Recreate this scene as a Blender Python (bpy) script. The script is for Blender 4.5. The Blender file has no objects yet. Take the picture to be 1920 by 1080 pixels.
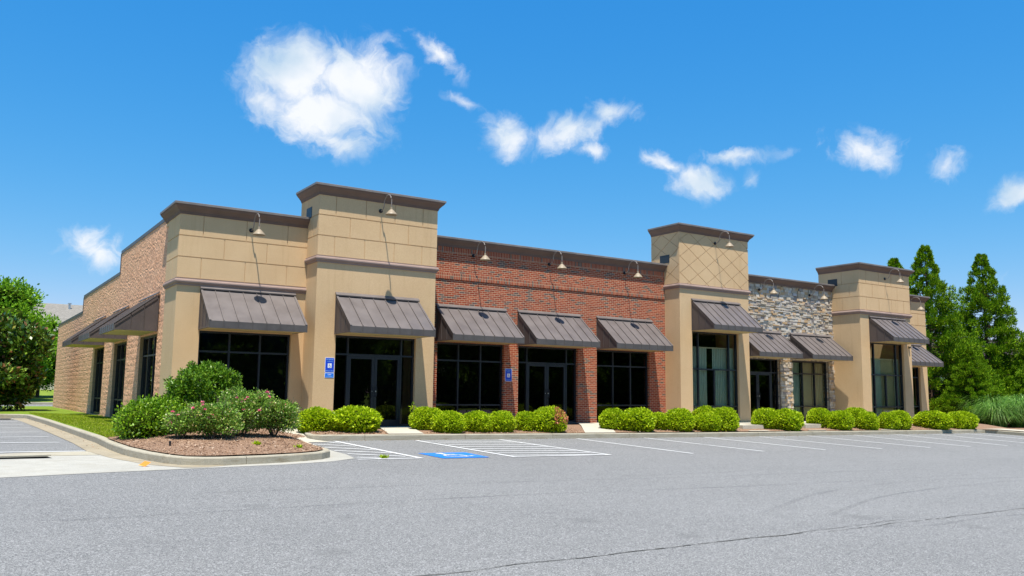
import bpy, bmesh, math, random
import numpy as np
from mathutils import Vector, Matrix, noise, geometry
random.seed(7); RNG = np.random.default_rng(11)
SC = bpy.context.scene; COL = SC.collection
R = math.radians

# ------------------------------------------------------------------ materials
def nmat(name):
    m = bpy.data.materials.new(name); m.use_nodes = True
    nt = m.node_tree; nt.nodes.clear()
    out = nt.nodes.new('ShaderNodeOutputMaterial')
    b = nt.nodes.new('ShaderNodeBsdfPrincipled'); nt.links.new(b.outputs[0], out.inputs[0])
    return m, nt, b, out
def N(nt, t, **kw):
    n = nt.nodes.new('ShaderNode' + t)
    for k, v in kw.items():
        if hasattr(n, k) and not k[0].isupper(): setattr(n, k, v)
        else: n.inputs[k].default_value = v
    return n
def L(nt, a, b): nt.links.new(a, b)
def ramp(nt, src, stops, interp='LINEAR'):
    r = nt.nodes.new('ShaderNodeValToRGB'); r.color_ramp.interpolation = interp
    e = r.color_ramp.elements
    while len(e) < len(stops): e.new(0.5)
    for i, (p, c) in enumerate(stops):
        e[i].position = p; e[i].color = (c[0], c[1], c[2], 1) if not isinstance(c, (int, float)) else (c, c, c, 1)
    L(nt, src, r.inputs[0]); return r
def mixc(nt, fac, a, b, mode='MIX'):
    m = nt.nodes.new('ShaderNodeMix'); m.data_type = 'RGBA'; m.blend_type = mode
    for s, v in ((0, fac), (6, a), (7, b)):
        if isinstance(v, bpy.types.NodeSocket): L(nt, v, m.inputs[s])
        elif isinstance(v, (int, float)): m.inputs[s].default_value = v
        else: m.inputs[s].default_value = (v[0], v[1], v[2], 1)
    return m.outputs[2]
def math_(nt, op, a, b=None, c=None):
    m = nt.nodes.new('ShaderNodeMath'); m.operation = op
    for i, v in enumerate((a, b, c)):
        if v is None: continue
        if isinstance(v, bpy.types.NodeSocket): L(nt, v, m.inputs[i])
        else: m.inputs[i].default_value = v
    return m.outputs[0]
def noise_(nt, vec, scale, detail=4, rough=.5, dist=0):
    n = N(nt, 'TexNoise'); n.inputs['Scale'].default_value = scale; n.inputs['Detail'].default_value = detail
    n.inputs['Roughness'].default_value = rough; n.inputs['Distortion'].default_value = dist
    if vec is not None: L(nt, vec, n.inputs['Vector'])
    return n.outputs['Fac']
def bump(nt, b, h, strength, dist):
    n = N(nt, 'Bump'); n.inputs['Strength'].default_value = strength; n.inputs['Distance'].default_value = dist
    L(nt, h, n.inputs['Height']); L(nt, n.outputs[0], b.inputs['Normal']); return n
def coords(nt, kind='Object', scale=None):
    tc = N(nt, 'TexCoord'); o = tc.outputs[kind]
    if scale:
        mp = N(nt, 'Mapping'); mp.inputs['Scale'].default_value = scale; L(nt, o, mp.inputs[0]); o = mp.outputs[0]
    return o
def plain(name, col, rough=.5, metal=0, spec=.5):
    m, nt, b, o = nmat(name)
    b.inputs['Base Color'].default_value = (*col, 1); b.inputs['Roughness'].default_value = rough
    b.inputs['Metallic'].default_value = metal; b.inputs['Specular IOR Level'].default_value = spec
    return m
M = {}
def stucco(name, col, col2):
    m, nt, b, o = nmat(name); v = coords(nt)
    n1 = noise_(nt, v, .7, 5, .6); n2 = noise_(nt, v, 60, 3, .7)
    st = noise_(nt, coords(nt, 'Object', (5, 5, .35)), 1.4, 4, .6)
    c = mixc(nt, ramp(nt, n1, [(.35, 0), (.7, 1)]).outputs[0], col, col2)
    c = mixc(nt, ramp(nt, st, [(.56, 0), (.80, .34)]).outputs[0], c, (col[0]*.72, col[1]*.66, col[2]*.55))
    c = mixc(nt, .16, c, ramp(nt, n2, [(.3, .05), (.7, .9)]).outputs[0], 'OVERLAY')
    L(nt, c, b.inputs['Base Color']); b.inputs['Roughness'].default_value = .92; b.inputs['Specular IOR Level'].default_value = .2
    bump(nt, b, n2, .35, .006); return m
M['stucco'] = stucco('stucco_tan', (.575, .395, .218), (.63, .445, .253))
def painted(name, col, rough=.45, var=.12, spec=.4, scr=0):
    m, nt, b, o = nmat(name); v = coords(nt)
    n1 = noise_(nt, v, 2.2, 6, .62)
    c = mixc(nt, ramp(nt, n1, [(.3, 0), (.7, 1)]).outputs[0], tuple(x*(1-var) for x in col), tuple(x*(1+var) for x in col))
    if scr:
        s = noise_(nt, coords(nt, 'Object', (3, 3, 30)), 3, 5, .7)
        c = mixc(nt, ramp(nt, s, [(.62, 0), (.72, scr)]).outputs[0], c, (col[0]*2.2+.03, col[1]*2.2+.03, col[2]*2.2+.03))
    L(nt, c, b.inputs['Base Color']); b.inputs['Specular IOR Level'].default_value = spec
    rr = ramp(nt, n1, [(.3, rough-.08), (.7, rough+.12)]); L(nt, rr.outputs[0], b.inputs['Roughness'])
    return m
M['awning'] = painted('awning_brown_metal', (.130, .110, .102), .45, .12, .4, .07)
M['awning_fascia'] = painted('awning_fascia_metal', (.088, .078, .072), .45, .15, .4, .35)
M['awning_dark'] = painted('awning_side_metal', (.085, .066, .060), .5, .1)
M['soffit'] = painted('awning_soffit_paint', (.50, .40, .20), .7, .05)
M['cornice'] = painted('cornice_brown', (.165, .110, .088), .7, .12, .25)
M['cap'] = painted('coping_metal', (.19, .165, .15), .45, .2, .4, .3)
M['moulding'] = painted('moulding_mauve', (.30, .215, .18), .8, .1, .2)
M['flashing'] = painted('flashing_metal', (.022, .03, .036), .4, .1)
M['frame'] = painted('storefront_frame', (.010, .014, .020), .35, .1, .5)
M['lampshade'] = painted('lamp_shade_beige', (.30, .235, .155), .55, .06)
M['lamparm'] = painted('lamp_arm_metal', (.20, .17, .15), .4, .1)
M['plate'] = painted('lamp_plate_black', (.012, .014, .02), .4, .1)
M['white'] = plain('white_paint_sign', (.8, .82, .84), .5)
M['signblue'] = plain('sign_blue', (.004, .055, .60), .4)
M['signblue2'] = plain('sign_light_blue', (.005, .17, .75), .4)
M['signtext'] = plain('sign_lettering', (.30, .62, .85), .5)
M['steel'] = plain('door_steel', (.55, .55, .55), .3, .9)
M['interior'] = plain('interior_dark', (.05, .05, .05), .9)
M['roof'] = plain('roof_membrane', (.25, .25, .24), .9)
def brickmat(name, soldier=False):
    m, nt, b, o = nmat(name)
    uv = coords(nt, 'UV')
    br = N(nt, 'TexBrick'); L(nt, uv, br.inputs['Vector']); br.inputs['Scale'].default_value = 1
    br.inputs['Color1'].default_value = (0, 0, 0, 1); br.inputs['Color2'].default_value = (1, 1, 1, 1)
    br.inputs['Mortar'].default_value = (.5, .5, .5, 1)
    br.inputs['Mortar Size'].default_value = .0054; br.inputs['Mortar Smooth'].default_value = .15; br.inputs['Bias'].default_value = 0
    if soldier:
        br.offset = 0; br.inputs['Brick Width'].default_value = .0677; br.inputs['Row Height'].default_value = .205
    else:
        br.offset = .5; br.inputs['Brick Width'].default_value = .203; br.inputs['Row Height'].default_value = .0677
    rc = ramp(nt, br.outputs['Color'], [(0, (.225, .040, .018)), (.2, (.345, .072, .030)), (.45, (.265, .048, .021)), (.62, (.40, .102, .046)), (.82, (.30, .058, .026)), (.865, (.105, .062, .050)), (1, (.15, .10, .085))], 'CONSTANT' if False else 'LINEAR')
    n1 = noise_(nt, uv, 45, 4, .7)
    c = mixc(nt, .25, rc.outputs[0], ramp(nt, n1, [(.3, .15), (.7, .85)]).outputs[0], 'OVERLAY')
    n3 = noise_(nt, uv, .9, 3, .6)
    c = mixc(nt, ramp(nt, n3, [(.5, 0), (.75, .18)]).outputs[0], c, (.20, .12, .09))
    c = mixc(nt, br.outputs['Fac'], c, (.60, .44, .29))
    L(nt, c, b.inputs['Base Color']); b.inputs['Roughness'].default_value = .88; b.inputs['Specular IOR Level'].default_value = .25
    h = math_(nt, 'SUBTRACT', math_(nt, 'MULTIPLY', n1, .25), br.outputs['Fac'])
    bump(nt, b, h, .6, .008); return m
M['brick'] = brickmat('red_brick'); M['soldier'] = brickmat('red_brick_soldier', True)
def blockmat(name, smooth=False):
    m, nt, b, o = nmat(name); uv = coords(nt, 'UV'); v = coords(nt)
    br = N(nt, 'TexBrick'); L(nt, uv, br.inputs['Vector']); br.inputs['Scale'].default_value = 1
    br.inputs['Color1'].default_value = (0, 0, 0, 1); br.inputs['Color2'].default_value = (1, 1, 1, 1)
    br.inputs['Mortar'].default_value = (.5, .5, .5, 1); br.inputs['Mortar Size'].default_value = .007; br.inputs['Mortar Smooth'].default_value = .2
    br.inputs['Brick Width'].default_value = .406; br.inputs['Row Height'].default_value = .203
    n1 = noise_(nt, coords(nt, 'Object', (1, .75, 1.25)), 15 if not smooth else 28, 7, .78); n2 = noise_(nt, v, 110, 2, .6)
    if smooth:
        c = mixc(nt, br.outputs['Color'], (.30, .225, .16), (.34, .26, .185))
        c = mixc(nt, br.outputs['Fac'], c, (.25, .19, .14)); h = math_(nt, 'MULTIPLY', br.outputs['Fac'], -1); s = .4
    else:
        c = mixc(nt, br.outputs['Color'], (.70, .375, .22), (.80, .455, .275))
        c = mixc(nt, ramp(nt, n1, [(.40, .9), (.475, 0)]).outputs[0], c, (.27, .15, .095))
        c = mixc(nt, ramp(nt, n2, [(.60, 0), (.70, .6)]).outputs[0], c, (.78, .58, .42))
        c = mixc(nt, math_(nt, 'MULTIPLY', br.outputs['Fac'], .5), c, (.40, .27, .18))
        h = math_(nt, 'SUBTRACT', n1, math_(nt, 'MULTIPLY', br.outputs['Fac'], .7)); s = .55
    L(nt, c, b.inputs['Base Color']); b.inputs['Roughness'].default_value = .95; b.inputs['Specular IOR Level'].default_value = .1
    bump(nt, b, h, s, .02); return m
M['block'] = blockmat('split_face_block'); M['blocksmooth'] = blockmat('smooth_block', True)
def island_ramp(name, stops, rough=.7, transl=0, bumps=0, spec=.3, interp='LINEAR'):
    m, nt, b, o = nmat(name)
    g = N(nt, 'NewGeometry'); r = ramp(nt, g.outputs['Random Per Island'], stops, interp)
    L(nt, r.outputs[0], b.inputs['Base Color']); b.inputs['Roughness'].default_value = rough; b.inputs['Specular IOR Level'].default_value = spec
    if bumps: bump(nt, b, noise_(nt, coords(nt), 40, 5, .7), bumps, .01)
    if transl:
        t = N(nt, 'BsdfTranslucent'); L(nt, r.outputs[0], t.inputs[0]); mx = N(nt, 'MixShader'); mx.inputs[0].default_value = transl
        L(nt, b.outputs[0], mx.inputs[1]); L(nt, t.outputs[0], mx.inputs[2]); L(nt, mx.outputs[0], o.inputs[0])
    return m
M['stone'] = island_ramp('ledger_stone', [(0, (.44, .37, .28)), (.14, (.54, .47, .38)), (.28, (.30, .255, .22)), (.36, (.50, .34, .19)), (.46, (.60, .54, .46)), (.58, (.30, .26, .24)), (.66, (.54, .45, .34)), (.78, (.62, .45, .29)), (.86, (.58, .52, .44)), (.95, (.48, .46, .45))], .85, 0, .5, .2, 'CONSTANT')
M['stonejoint'] = plain('stone_mortar', (.12, .10, .085), .95)
M['shrub'] = island_ramp('shrub_leaf', [(0, (.16, .27, .004)), (.35, (.32, .46, .005)), (.7, (.46, .60, .008)), (1, (.62, .72, .03))], .5, .30, 0, .22)
M['shrubcore'] = plain('shrub_twigs', (.03, .05, .004), .95, 0, .05)
M['redleaf'] = island_ramp('reddish_leaf', [(0, (.42, .10, .04)), (.5, (.60, .22, .12)), (1, (.38, .34, .05))], .5, .2)
M['hedge'] = island_ramp('hedge_leaf', [(0, (.05, .14, .004)), (.5, (.14, .29, .006)), (.85, (.27, .44, .012)), (1, (.42, .54, .08))], .38, .25, 0, .35)
M['holly'] = island_ramp('holly_leaf', [(0, (.04, .11, .004)), (.5, (.11, .24, .008)), (1, (.24, .40, .03))], .4, .25, 0, .35)
M['rose'] = island_ramp('rose_leaf', [(0, (.055, .13, .012)), (.5, (.16, .31, .028)), (.87, (.30, .47, .06)), (.94, (.42, .30, .08)), (1, (.60, .62, .34))], .5, .2, 0, .35)
M['pink'] = island_ramp('rose_petal', [(0, (.75, .08, .22)), (.5, (.85, .18, .32)), (1, (.9, .45, .50))], .6, .2)
M['stem'] = plain('woody_stem', (.16, .12, .08), .9)
M['bark'] = painted('tree_bark', (.13, .085, .06), .9, .3, .1)
M['crypt'] = island_ramp('cedar_needles', [(0, (.025, .075, .003)), (.4, (.095, .21, .004)), (.75, (.20, .36, .008)), (1, (.36, .50, .02))], .6, .16, 0, .12)
M['magnolia'] = island_ramp('magnolia_leaf', [(0, (.022, .055, .007)), (.4, (.05, .11, .010)), (.70, (.12, .22, .018)), (.86, (.22, .32, .04)), (.91, (.34, .38, .05)), (.92, (.20, .085, .03)), (1, (.26, .12, .04))], .25, .1, 0, .6)
M['maple'] = island_ramp('pale_green_leaf', [(0, (.055, .16, .006)), (.5, (.15, .32, .010)), (1, (.28, .48, .02))], .55, .28, 0, .2)
M['darktree'] = island_ramp('dark_green_leaf', [(0, (.06, .12, .01)), (1, (.26, .42, .04))], .6, .45, 0, .2)
M['reed'] = island_ramp('grass_blade', [(0, (.025, .09, .012)), (.4, (.085, .22, .02)), (.8, (.20, .40, .05)), (1, (.38, .55, .17))], .5, .25, 0, .3)
M['turf'] = island_ramp('turf_blade', [(0, (.14, .21, .008)), (.5, (.25, .34, .010)), (.85, (.36, .42, .02)), (1, (.50, .44, .14))], .7, .3, 0, .15)
M['chip'] = island_ramp('mulch_chip', [(0, (.19, .105, .06)), (.5, (.36, .225, .14)), (.85, (.48, .335, .225)), (1, (.60, .47, .35))], .9, 0, 0, .1)
def groundmat(name, stops, scale, detail=8, rough=.95, bs=.5, bd=.02, stops2=None, sc2=.6, f2=.5, spec=.2):
    m, nt, b, o = nmat(name); v = coords(nt)
    n = noise_(nt, v, scale, detail, .7); c = ramp(nt, n, stops).outputs[0]
    if stops2:
        n2 = noise_(nt, v, sc2, 5, .6); c = mixc(nt, f2, c, ramp(nt, n2, stops2).outputs[0], 'MULTIPLY')
    L(nt, c, b.inputs['Base Color']); b.inputs['Roughness'].default_value = rough; b.inputs['Specular IOR Level'].default_value = spec
    bump(nt, b, n, bs, bd); return m
M['mulch'] = groundmat('mulch', [(.3, (.10, .058, .038)), (.5, (.28, .172, .108)), (.7, (.47, .325, .225))], 38, 6, .95, .8, .03, [(.3, .7), (.7, 1)], 1.3, .6)
M['lawn'] = groundmat('lawn_soil', [(.3, (.09, .15, .015)), (.6, (.17, .26, .02)), (.8, (.25, .30, .035))], 30, 5, .95, .6, .03, [(.35, (.85, .75, .6)), (.6, (1, 1, 1))], .7, .8)
M['farlawn'] = groundmat('far_grass', [(.3, (.11, .17, .02)), (.6, (.19, .27, .03)), (.8, (.30, .30, .06))], 1.5, 6, .95, .3, .05, [(.35, (.8, .7, .5)), (.6, (1, 1, 1))], .15, .6)
def concrete(name, col, dirt=.35, joints=None):
    m, nt, b, o = nmat(name); v = coords(nt)
    n1 = noise_(nt, v, 1.1, 7, .65); n2 = noise_(nt, v, 70, 3, .6); n3 = noise_(nt, coords(nt, 'Object', (1, 4, 8)), 2.2, 6, .7)
    c = mixc(nt, ramp(nt, n1, [(.35, 0), (.72, 1)]).outputs[0], col, tuple(x*.82 for x in col))
    c = mixc(nt, ramp(nt, n3, [(.48, 0), (.75, dirt)]).outputs[0], c, (col[0]*.50, col[1]*.42, col[2]*.30))
    c = mixc(nt, .3, c, ramp(nt, n2, [(.3, .2), (.7, .8)]).outputs[0], 'OVERLAY')
    L(nt, c, b.inputs['Base Color']); b.inputs['Roughness'].default_value = .9; b.inputs['Specular IOR Level'].default_value = .2
    bump(nt, b, n2, .3, .004); return m
M['kerb'] = concrete('kerb_concrete', (.40, .365, .28), .7)
M['path'] = concrete('path_concrete', (.50, .46, .37), .25)
M['apron'] = concrete('apron_concrete', (.40, .385, .335), .5)
M['gutter'] = concrete('gutter_concrete', (.34, .29, .205), .7)
def asphalt(name, col):
    m, nt, b, o = nmat(name); v = coords(nt)
    big = noise_(nt, v, .16, 4, .55); mid = noise_(nt, coords(nt, 'Object', (.35, 2.2, 1)), .9, 5, .6)
    fine = noise_(nt, v, 85, 3, .8); vo = N(nt, 'TexVoronoi'); vo.inputs['Scale'].default_value = 70; L(nt, v, vo.inputs['Vector'])
    c = mixc(nt, ramp(nt, big, [(.3, 0), (.7, 1)]).outputs[0], tuple(x*.93 for x in col), tuple(x*1.07 for x in col))
    c = mixc(nt, ramp(nt, mid, [(.45, 0), (.75, .12)]).outputs[0], c, tuple(x*.55 for x in col))
    sp = ramp(nt, fine, [(.36, .02), (.5, .5), (.64, 1)]).outputs[0]
    c = mixc(nt, .75, c, sp, 'OVERLAY')
    sep = N(nt, 'SeparateColor'); L(nt, vo.outputs['Color'], sep.inputs[0])
    c = mixc(nt, math_(nt, 'MULTIPLY', math_(nt, 'GREATER_THAN', sep.outputs[0], .86), .42), c, (.42, .41, .40))
    c = mixc(nt, math_(nt, 'MULTIPLY', math_(nt, 'LESS_THAN', sep.outputs[0], .12), .5), c, (.05, .05, .055))
    wv = N(nt, 'VectorMath'); wv.operation = 'MULTIPLY_ADD'; nn = N(nt, 'TexNoise'); nn.inputs['Scale'].default_value = 6; L(nt, v, nn.inputs['Vector']); L(nt, nn.outputs['Color'], wv.inputs[0]); wv.inputs[1].default_value = (.18, .18, 0); L(nt, v, wv.inputs[2])
    v2 = N(nt, 'TexVoronoi'); v2.inputs['Scale'].default_value = .55; L(nt, wv.outputs[0], v2.inputs['Vector'])
    c = mixc(nt, ramp(nt, v2.outputs['Distance'], [(.05, .30), (.13, 0)]).outputs[0], c, tuple(x*.45 for x in col))
    n4 = noise_(nt, coords(nt, 'Object', (.12, 1.6, 1)), 1.1, 5, .7, .6)
    c = mixc(nt, ramp(nt, n4, [(.60, 0), (.68, .14)]).outputs[0], c, tuple(x*.5 for x in col))
    L(nt, c, b.inputs['Base Color']); b.inputs['Roughness'].default_value = .85; b.inputs['Specular IOR Level'].default_value = .3
    bump(nt, b, math_(nt, 'ADD', fine, math_(nt, 'MULTIPLY', vo.outputs['Distance'], -.5)), .45, .006); return m
M['asphalt'] = asphalt('asphalt', (.186, .185, .177))
def roadpaint(name, col, wear=.45):
    m, nt, b, o = nmat(name); v = coords(nt)
    n = noise_(nt, v, 38, 5, .75); n2 = noise_(nt, v, 3, 4, .6)
    f = math_(nt, 'ADD', math_(nt, 'MULTIPLY', n, .7), math_(nt, 'MULTIPLY', n2, .5))
    c = mixc(nt, ramp(nt, f, [(.62, 0), (.8, wear*1.6)]).outputs[0], col, (.19, .19, .19))
    L(nt, c, b.inputs['Base Color']); b.inputs['Roughness'].default_value = .8; b.inputs['Specular IOR Level'].default_value = .2; return m
M['linepaint'] = roadpaint('worn_white_paint', (.62, .62, .60), .55); M['bluepaint'] = roadpaint('blue_road_paint', (.015, .17, .58), .45)
M['crack'] = plain('crack_dirt', (.07, .067, .055), .95)
def tyremat():
    m, nt, b, o = nmat('faint_tyre_rubber'); v = coords(nt); n = noise_(nt, v, 30, 4, .8); n2 = noise_(nt, v, .8, 3, .6)
    b.inputs['Base Color'].default_value = (.10, .10, .10, 1); b.inputs['Roughness'].default_value = .9
    t = N(nt, 'BsdfTransparent'); mx = N(nt, 'MixShader'); f = math_(nt, 'MULTIPLY', ramp(nt, n, [(.4, 0), (.65, .5)]).outputs[0], ramp(nt, n2, [(.35, .15), (.7, 1)]).outputs[0])
    L(nt, f, mx.inputs[0]); L(nt, t.outputs[0], mx.inputs[1]); L(nt, b.outputs[0], mx.inputs[2]); L(nt, mx.outputs[0], o.inputs[0]); return m
M['tyre'] = tyremat()
M['pit'] = plain('drain_dark', (.035, .032, .028), .95)
M['orange'] = plain('dry_orange_leaf', (.75, .28, .03), .7)
M['blackpl'] = plain('black_plastic', (.01, .01, .01), .5)
M['shingle'] = groundmat('grey_shingles', [(.3, (.16, .15, .13)), (.7, (.27, .25, .22))], 4, 6, .95, .4, .05)
M['siding'] = painted('pale_siding', (.50, .45, .36), .8, .06)
M['rooffar'] = painted('brown_metal_roof', (.085, .062, .06), .5, .1)
M['tanwall'] = painted('tan_wall', (.42, .33, .24), .9, .1)
M['orangewall'] = plain('orange_panel', (.60, .30, .06), .7)
M['wcar'] = plain('white_car_paint', (.75, .75, .76), .2)
M['blinds'] = painted('vertical_blind_fabric', (.74, .80, .68), .8, .05)
M['cream'] = painted('cream_blind_fabric', (.80, .72, .48), .8, .05)
def glassmat(name, tint, refl):
    m, nt, b, o = nmat(name); nt.nodes.remove(b)
    t = N(nt, 'BsdfTransparent'); t.inputs[0].default_value = (*tint, 1)
    g = N(nt, 'BsdfGlossy'); g.inputs['Roughness'].default_value = .012; g.inputs[0].default_value = (refl, refl, refl, 1)
    f = N(nt, 'Fresnel'); f.inputs[0].default_value = 1.5
    n = noise_(nt, coords(nt), .9, 1, .4); bp_ = N(nt, 'Bump'); bp_.inputs['Strength'].default_value = .05; bp_.inputs['Distance'].default_value = .02
    L(nt, n, bp_.inputs['Height']); L(nt, bp_.outputs[0], g.inputs['Normal'])
    mx = N(nt, 'MixShader'); L(nt, f.outputs[0], mx.inputs[0]); L(nt, t.outputs[0], mx.inputs[1]); L(nt, g.outputs[0], mx.inputs[2]); L(nt, mx.outputs[0], o.inputs[0]); return m
M['glass'] = glassmat('dark_tinted_glass', (.40, .44, .45), 1.0)
M['glass2'] = glassmat('green_tinted_glass', (.78, .82, .76), .9)

# ------------------------------------------------------------------ mesh tools
class MB:
    def __init__(s, tf=None): s.v = []; s.f = []; s.m = []; s.tf = tf
    def add(s, vs, fs, mi=0):
        o = len(s.v)
        s.v += [s.tf(*p) if s.tf else tuple(p) for p in vs]
        for f in fs: s.f.append(tuple(i + o for i in f)); s.m.append(mi)
    def box(s, x0, x1, y0, y1, z0, z1, mi=0):
        s.add([(x0, y0, z0), (x1, y0, z0), (x1, y1, z0), (x0, y1, z0), (x0, y0, z1), (x1, y0, z1), (x1, y1, z1), (x0, y1, z1)],
              [(0, 3, 2, 1), (4, 5, 6, 7), (0, 1, 5, 4), (1, 2, 6, 5), (2, 3, 7, 6), (3, 0, 4, 7)], mi)
    def prism(s, poly, off, mi=0):            # poly: list of 3D points, off: extrusion vector
        n = len(poly); q = [(p[0]+off[0], p[1]+off[1], p[2]+off[2]) for p in poly]
        s.add(list(poly)+q, [tuple(range(n))[::-1], tuple(range(n, 2*n))] + [(i, (i+1) % n, (i+1) % n+n, i+n) for i in range(n)], mi)
    def tube(s, pts, r, seg=8, mi=0):
        pts = [Vector(p) for p in pts]; rr = r if isinstance(r, (list, tuple)) else [r]*len(pts); rings = []
        up = Vector((0, 0, 1))
        for i, p in enumerate(pts):
            d = (pts[min(i+1, len(pts)-1)] - pts[max(i-1, 0)]).normalized()
            a = d.cross(Vector((.3, 1, .2)) if abs(d.z) > .9 else up).normalized(); b = d.cross(a)
            rings.append([tuple(p + (a*math.cos(t) + b*math.sin(t))*rr[i]) for t in [2*math.pi*k/seg for k in range(seg)]])
        vs = [q for ring in rings for q in ring]; fs = []
        for i in range(len(pts)-1):
            for k in range(seg): fs.append((i*seg+k, i*seg+(k+1) % seg, (i+1)*seg+(k+1) % seg, (i+1)*seg+k))
        fs += [tuple(range(seg))[::-1], tuple(range((len(pts)-1)*seg, len(pts)*seg))]
        s.add(vs, fs, mi)
    def lathe(s, c, prof, seg=20, mi=0):
        vs = [(c[0]+r*math.cos(2*math.pi*k/seg), c[1]+r*math.sin(2*math.pi*k/seg), c[2]+z) for r, z in prof for k in range(seg)]
        fs = [(i*seg+k, i*seg+(k+1) % seg, (i+1)*seg+(k+1) % seg, (i+1)*seg+k) for i in range(len(prof)-1) for k in range(seg)]
        s.add(vs, fs, mi)
    def build(s, name, mats, parent=None, smooth=False, loc=None, uv=False, fixn=True):
        me = bpy.data.meshes.new(name)
        vs = s.v
        if loc: vs = [(a-loc[0], b-loc[1], c-loc[2]) for a, b, c in vs]
        me.from_pydata(vs, [], s.f)
        for m in (mats if isinstance(mats, (list, tuple)) else [mats]): me.materials.append(m)
        me.polygons.foreach_set('material_index', s.m)
        if fixn:
            bm = bmesh.new(); bm.from_mesh(me); bmesh.ops.recalc_face_normals(bm, faces=bm.faces); bm.to_mesh(me); bm.free()
        if smooth: me.polygons.foreach_set('use_smooth', [True]*len(me.polygons))
        if uv:
            ul = me.uv_layers.new(name='UVMap'); me.update()
            for p in me.polygons:
                n = p.normal
                for li in p.loop_indices:
                    c = me.vertices[me.loops[li].vertex_index].co
                    if abs(n.y) >= abs(n.x) and abs(n.y) > .5: u = (c.x, c.z)
                    elif abs(n.x) > .5: u = (c.y, c.z)
                    else: u = (c.x, c.y)
                    ul.data[li].uv = (u[0]+20, u[1]+20)
        o = bpy.data.objects.new(name, me); COL.objects.link(o)
        if parent: o.parent = parent
        if loc and not parent: o.location = loc
        return o
def empty(name, loc=(0, 0, 0)):
    o = bpy.data.objects.new(name, None); COL.objects.link(o); o.location = loc; o.empty_display_size = .3; return o
def tag(o, label=None, cat=None, group=None, kind=None):
    if label: o['label'] = label
    if cat: o['category'] = cat
    if group: o['group'] = group
    if kind: o['kind'] = kind
    return o
def copy_tree(o, parent=None):
    c = o.copy(); COL.objects.link(c); c.parent = parent
    for ch in list(o.children): copy_tree(ch, c)
    return c
def sweep(mb, path, prof, z0, mi=0, zf=None, side=1, closed=False, caps=True):
    """profile (out, up) swept along an xy path; out lies to the right of travel when side=1"""
    P = [Vector((p[0], p[1])) for p in path]; n = len(P); rings = []
    for i in range(n):
        a = (P[i]-P[i-1]).normalized() if i > 0 else None
        b = (P[i+1]-P[i]).normalized() if i < n-1 else None
        if a is None: a = b
        if b is None: b = a
        na = Vector((a.y, -a.x))*side; nb = Vector((b.y, -b.x))*side
        m = (na+nb); m = m/ max(m.length_squared, 1e-6) * 2
        zz = zf(P[i].x, P[i].y) if zf else z0
        rings.append([(P[i].x+m.x*o, P[i].y+m.y*o, zz+u) for o, u in prof])
    k = len(prof); vs = [q for r in rings for q in r]; fs = []
    for i in range(n-1):
        for j in range(k-1): fs.append((i*k+j, i*k+j+1, (i+1)*k+j+1, (i+1)*k+j))
    if caps: fs += [tuple(range(k)), tuple(range((n-1)*k, n*k))[::-1]]
    mb.add(vs, fs, mi)
def inside(p, poly):
    x, y = p; c = False; j = len(poly)-1
    for i in range(len(poly)):
        if (poly[i][1] > y) != (poly[j][1] > y) and x < (poly[j][0]-poly[i][0])*(y-poly[i][1])/(poly[j][1]-poly[i][1])+poly[i][0]: c = not c
        j = i
    return c
def surf(name, poly, zf, mat, holes=(), step=None, extra=(), parent=None, kind='structure'):
    pts = [Vector(p[:2]) for p in poly]; n = len(pts); ed = [(i, (i+1) % n) for i in range(n)]
    for h in holes:
        o = len(pts); pts += [Vector(p[:2]) for p in h]; k = len(h); ed += [(o+i, o+(i+1) % k) for i in range(k)]
    cand = list(extra)
    if step:
        xs = [p[0] for p in poly]; ys = [p[1] for p in poly]
        x = min(xs)+step*.5
        while x < max(xs):
            y = min(ys)+step*.5
            while y < max(ys): cand.append((x, y)); y += step
            x += step
    for c in cand:
        if inside(c, poly) and not any(inside(c, h) for h in holes): pts.append(Vector(c))
    r = geometry.delaunay_2d_cdt(pts, ed, [], 0, 1e-5)
    vs = [(v.x, v.y, zf(v.x, v.y)) for v in r[0]]; fs = []
    for f in r[2]:
        cx = sum(r[0][i].x for i in f)/len(f); cy = sum(r[0][i].y for i in f)/len(f)
        if inside((cx, cy), poly) and not any(inside((cx, cy), h) for h in holes): fs.append(tuple(f))
    mb = MB(); mb.add(vs, fs); 
    me = bpy.data.meshes.new(name); me.from_pydata(mb.v, [], mb.f); me.materials.append(mat)
    bm = bmesh.new(); bm.from_mesh(me)
    for f in bm.faces:
        f.normal_update()
        if f.normal.z < 0: f.normal_flip()
        f.smooth = bool(step)
    bm.to_mesh(me); bm.free()
    o = bpy.data.objects.new(name, me); COL.objects.link(o)
    if kind: o['kind'] = kind
    return o

# ------------------------------------------------------------------ terrain heights
YK = -3.874
def g(x):
    x = max(x, -10.)
    return -.312-.011*(x-14) if x < 16 else -.334-.0072*(min(x, 45)-16)
def ground(x, y): return g(x) + (.028*(max(y, -35.)-YK) if y < YK else .004*(min(y, 12)-YK))
def lerp(a, b, t): return a+(b-a)*max(0., min(1., t))
def bedz(x, y): return lerp(ground(x, YK)+.15, -.012, (y-YK)/2.9)
def islz(x, y):
    w = max(0., min(1., (x+2.2)/2.2)) * max(0., min(1., (y+7.)/7.)) if y < 0 else max(0., min(1., (x+2.2)/2.2))
    return lerp(ground(x, y)+.15, -.015, w)
def moundz(x, y):
    d = math.hypot((x+.2)/2.0, (y+5.2)/3.2)
    return islz(x, y) + .02 + .13*max(0, 1-d*d) + .008*noise.noise((x*6, y*6, 0))

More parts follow.
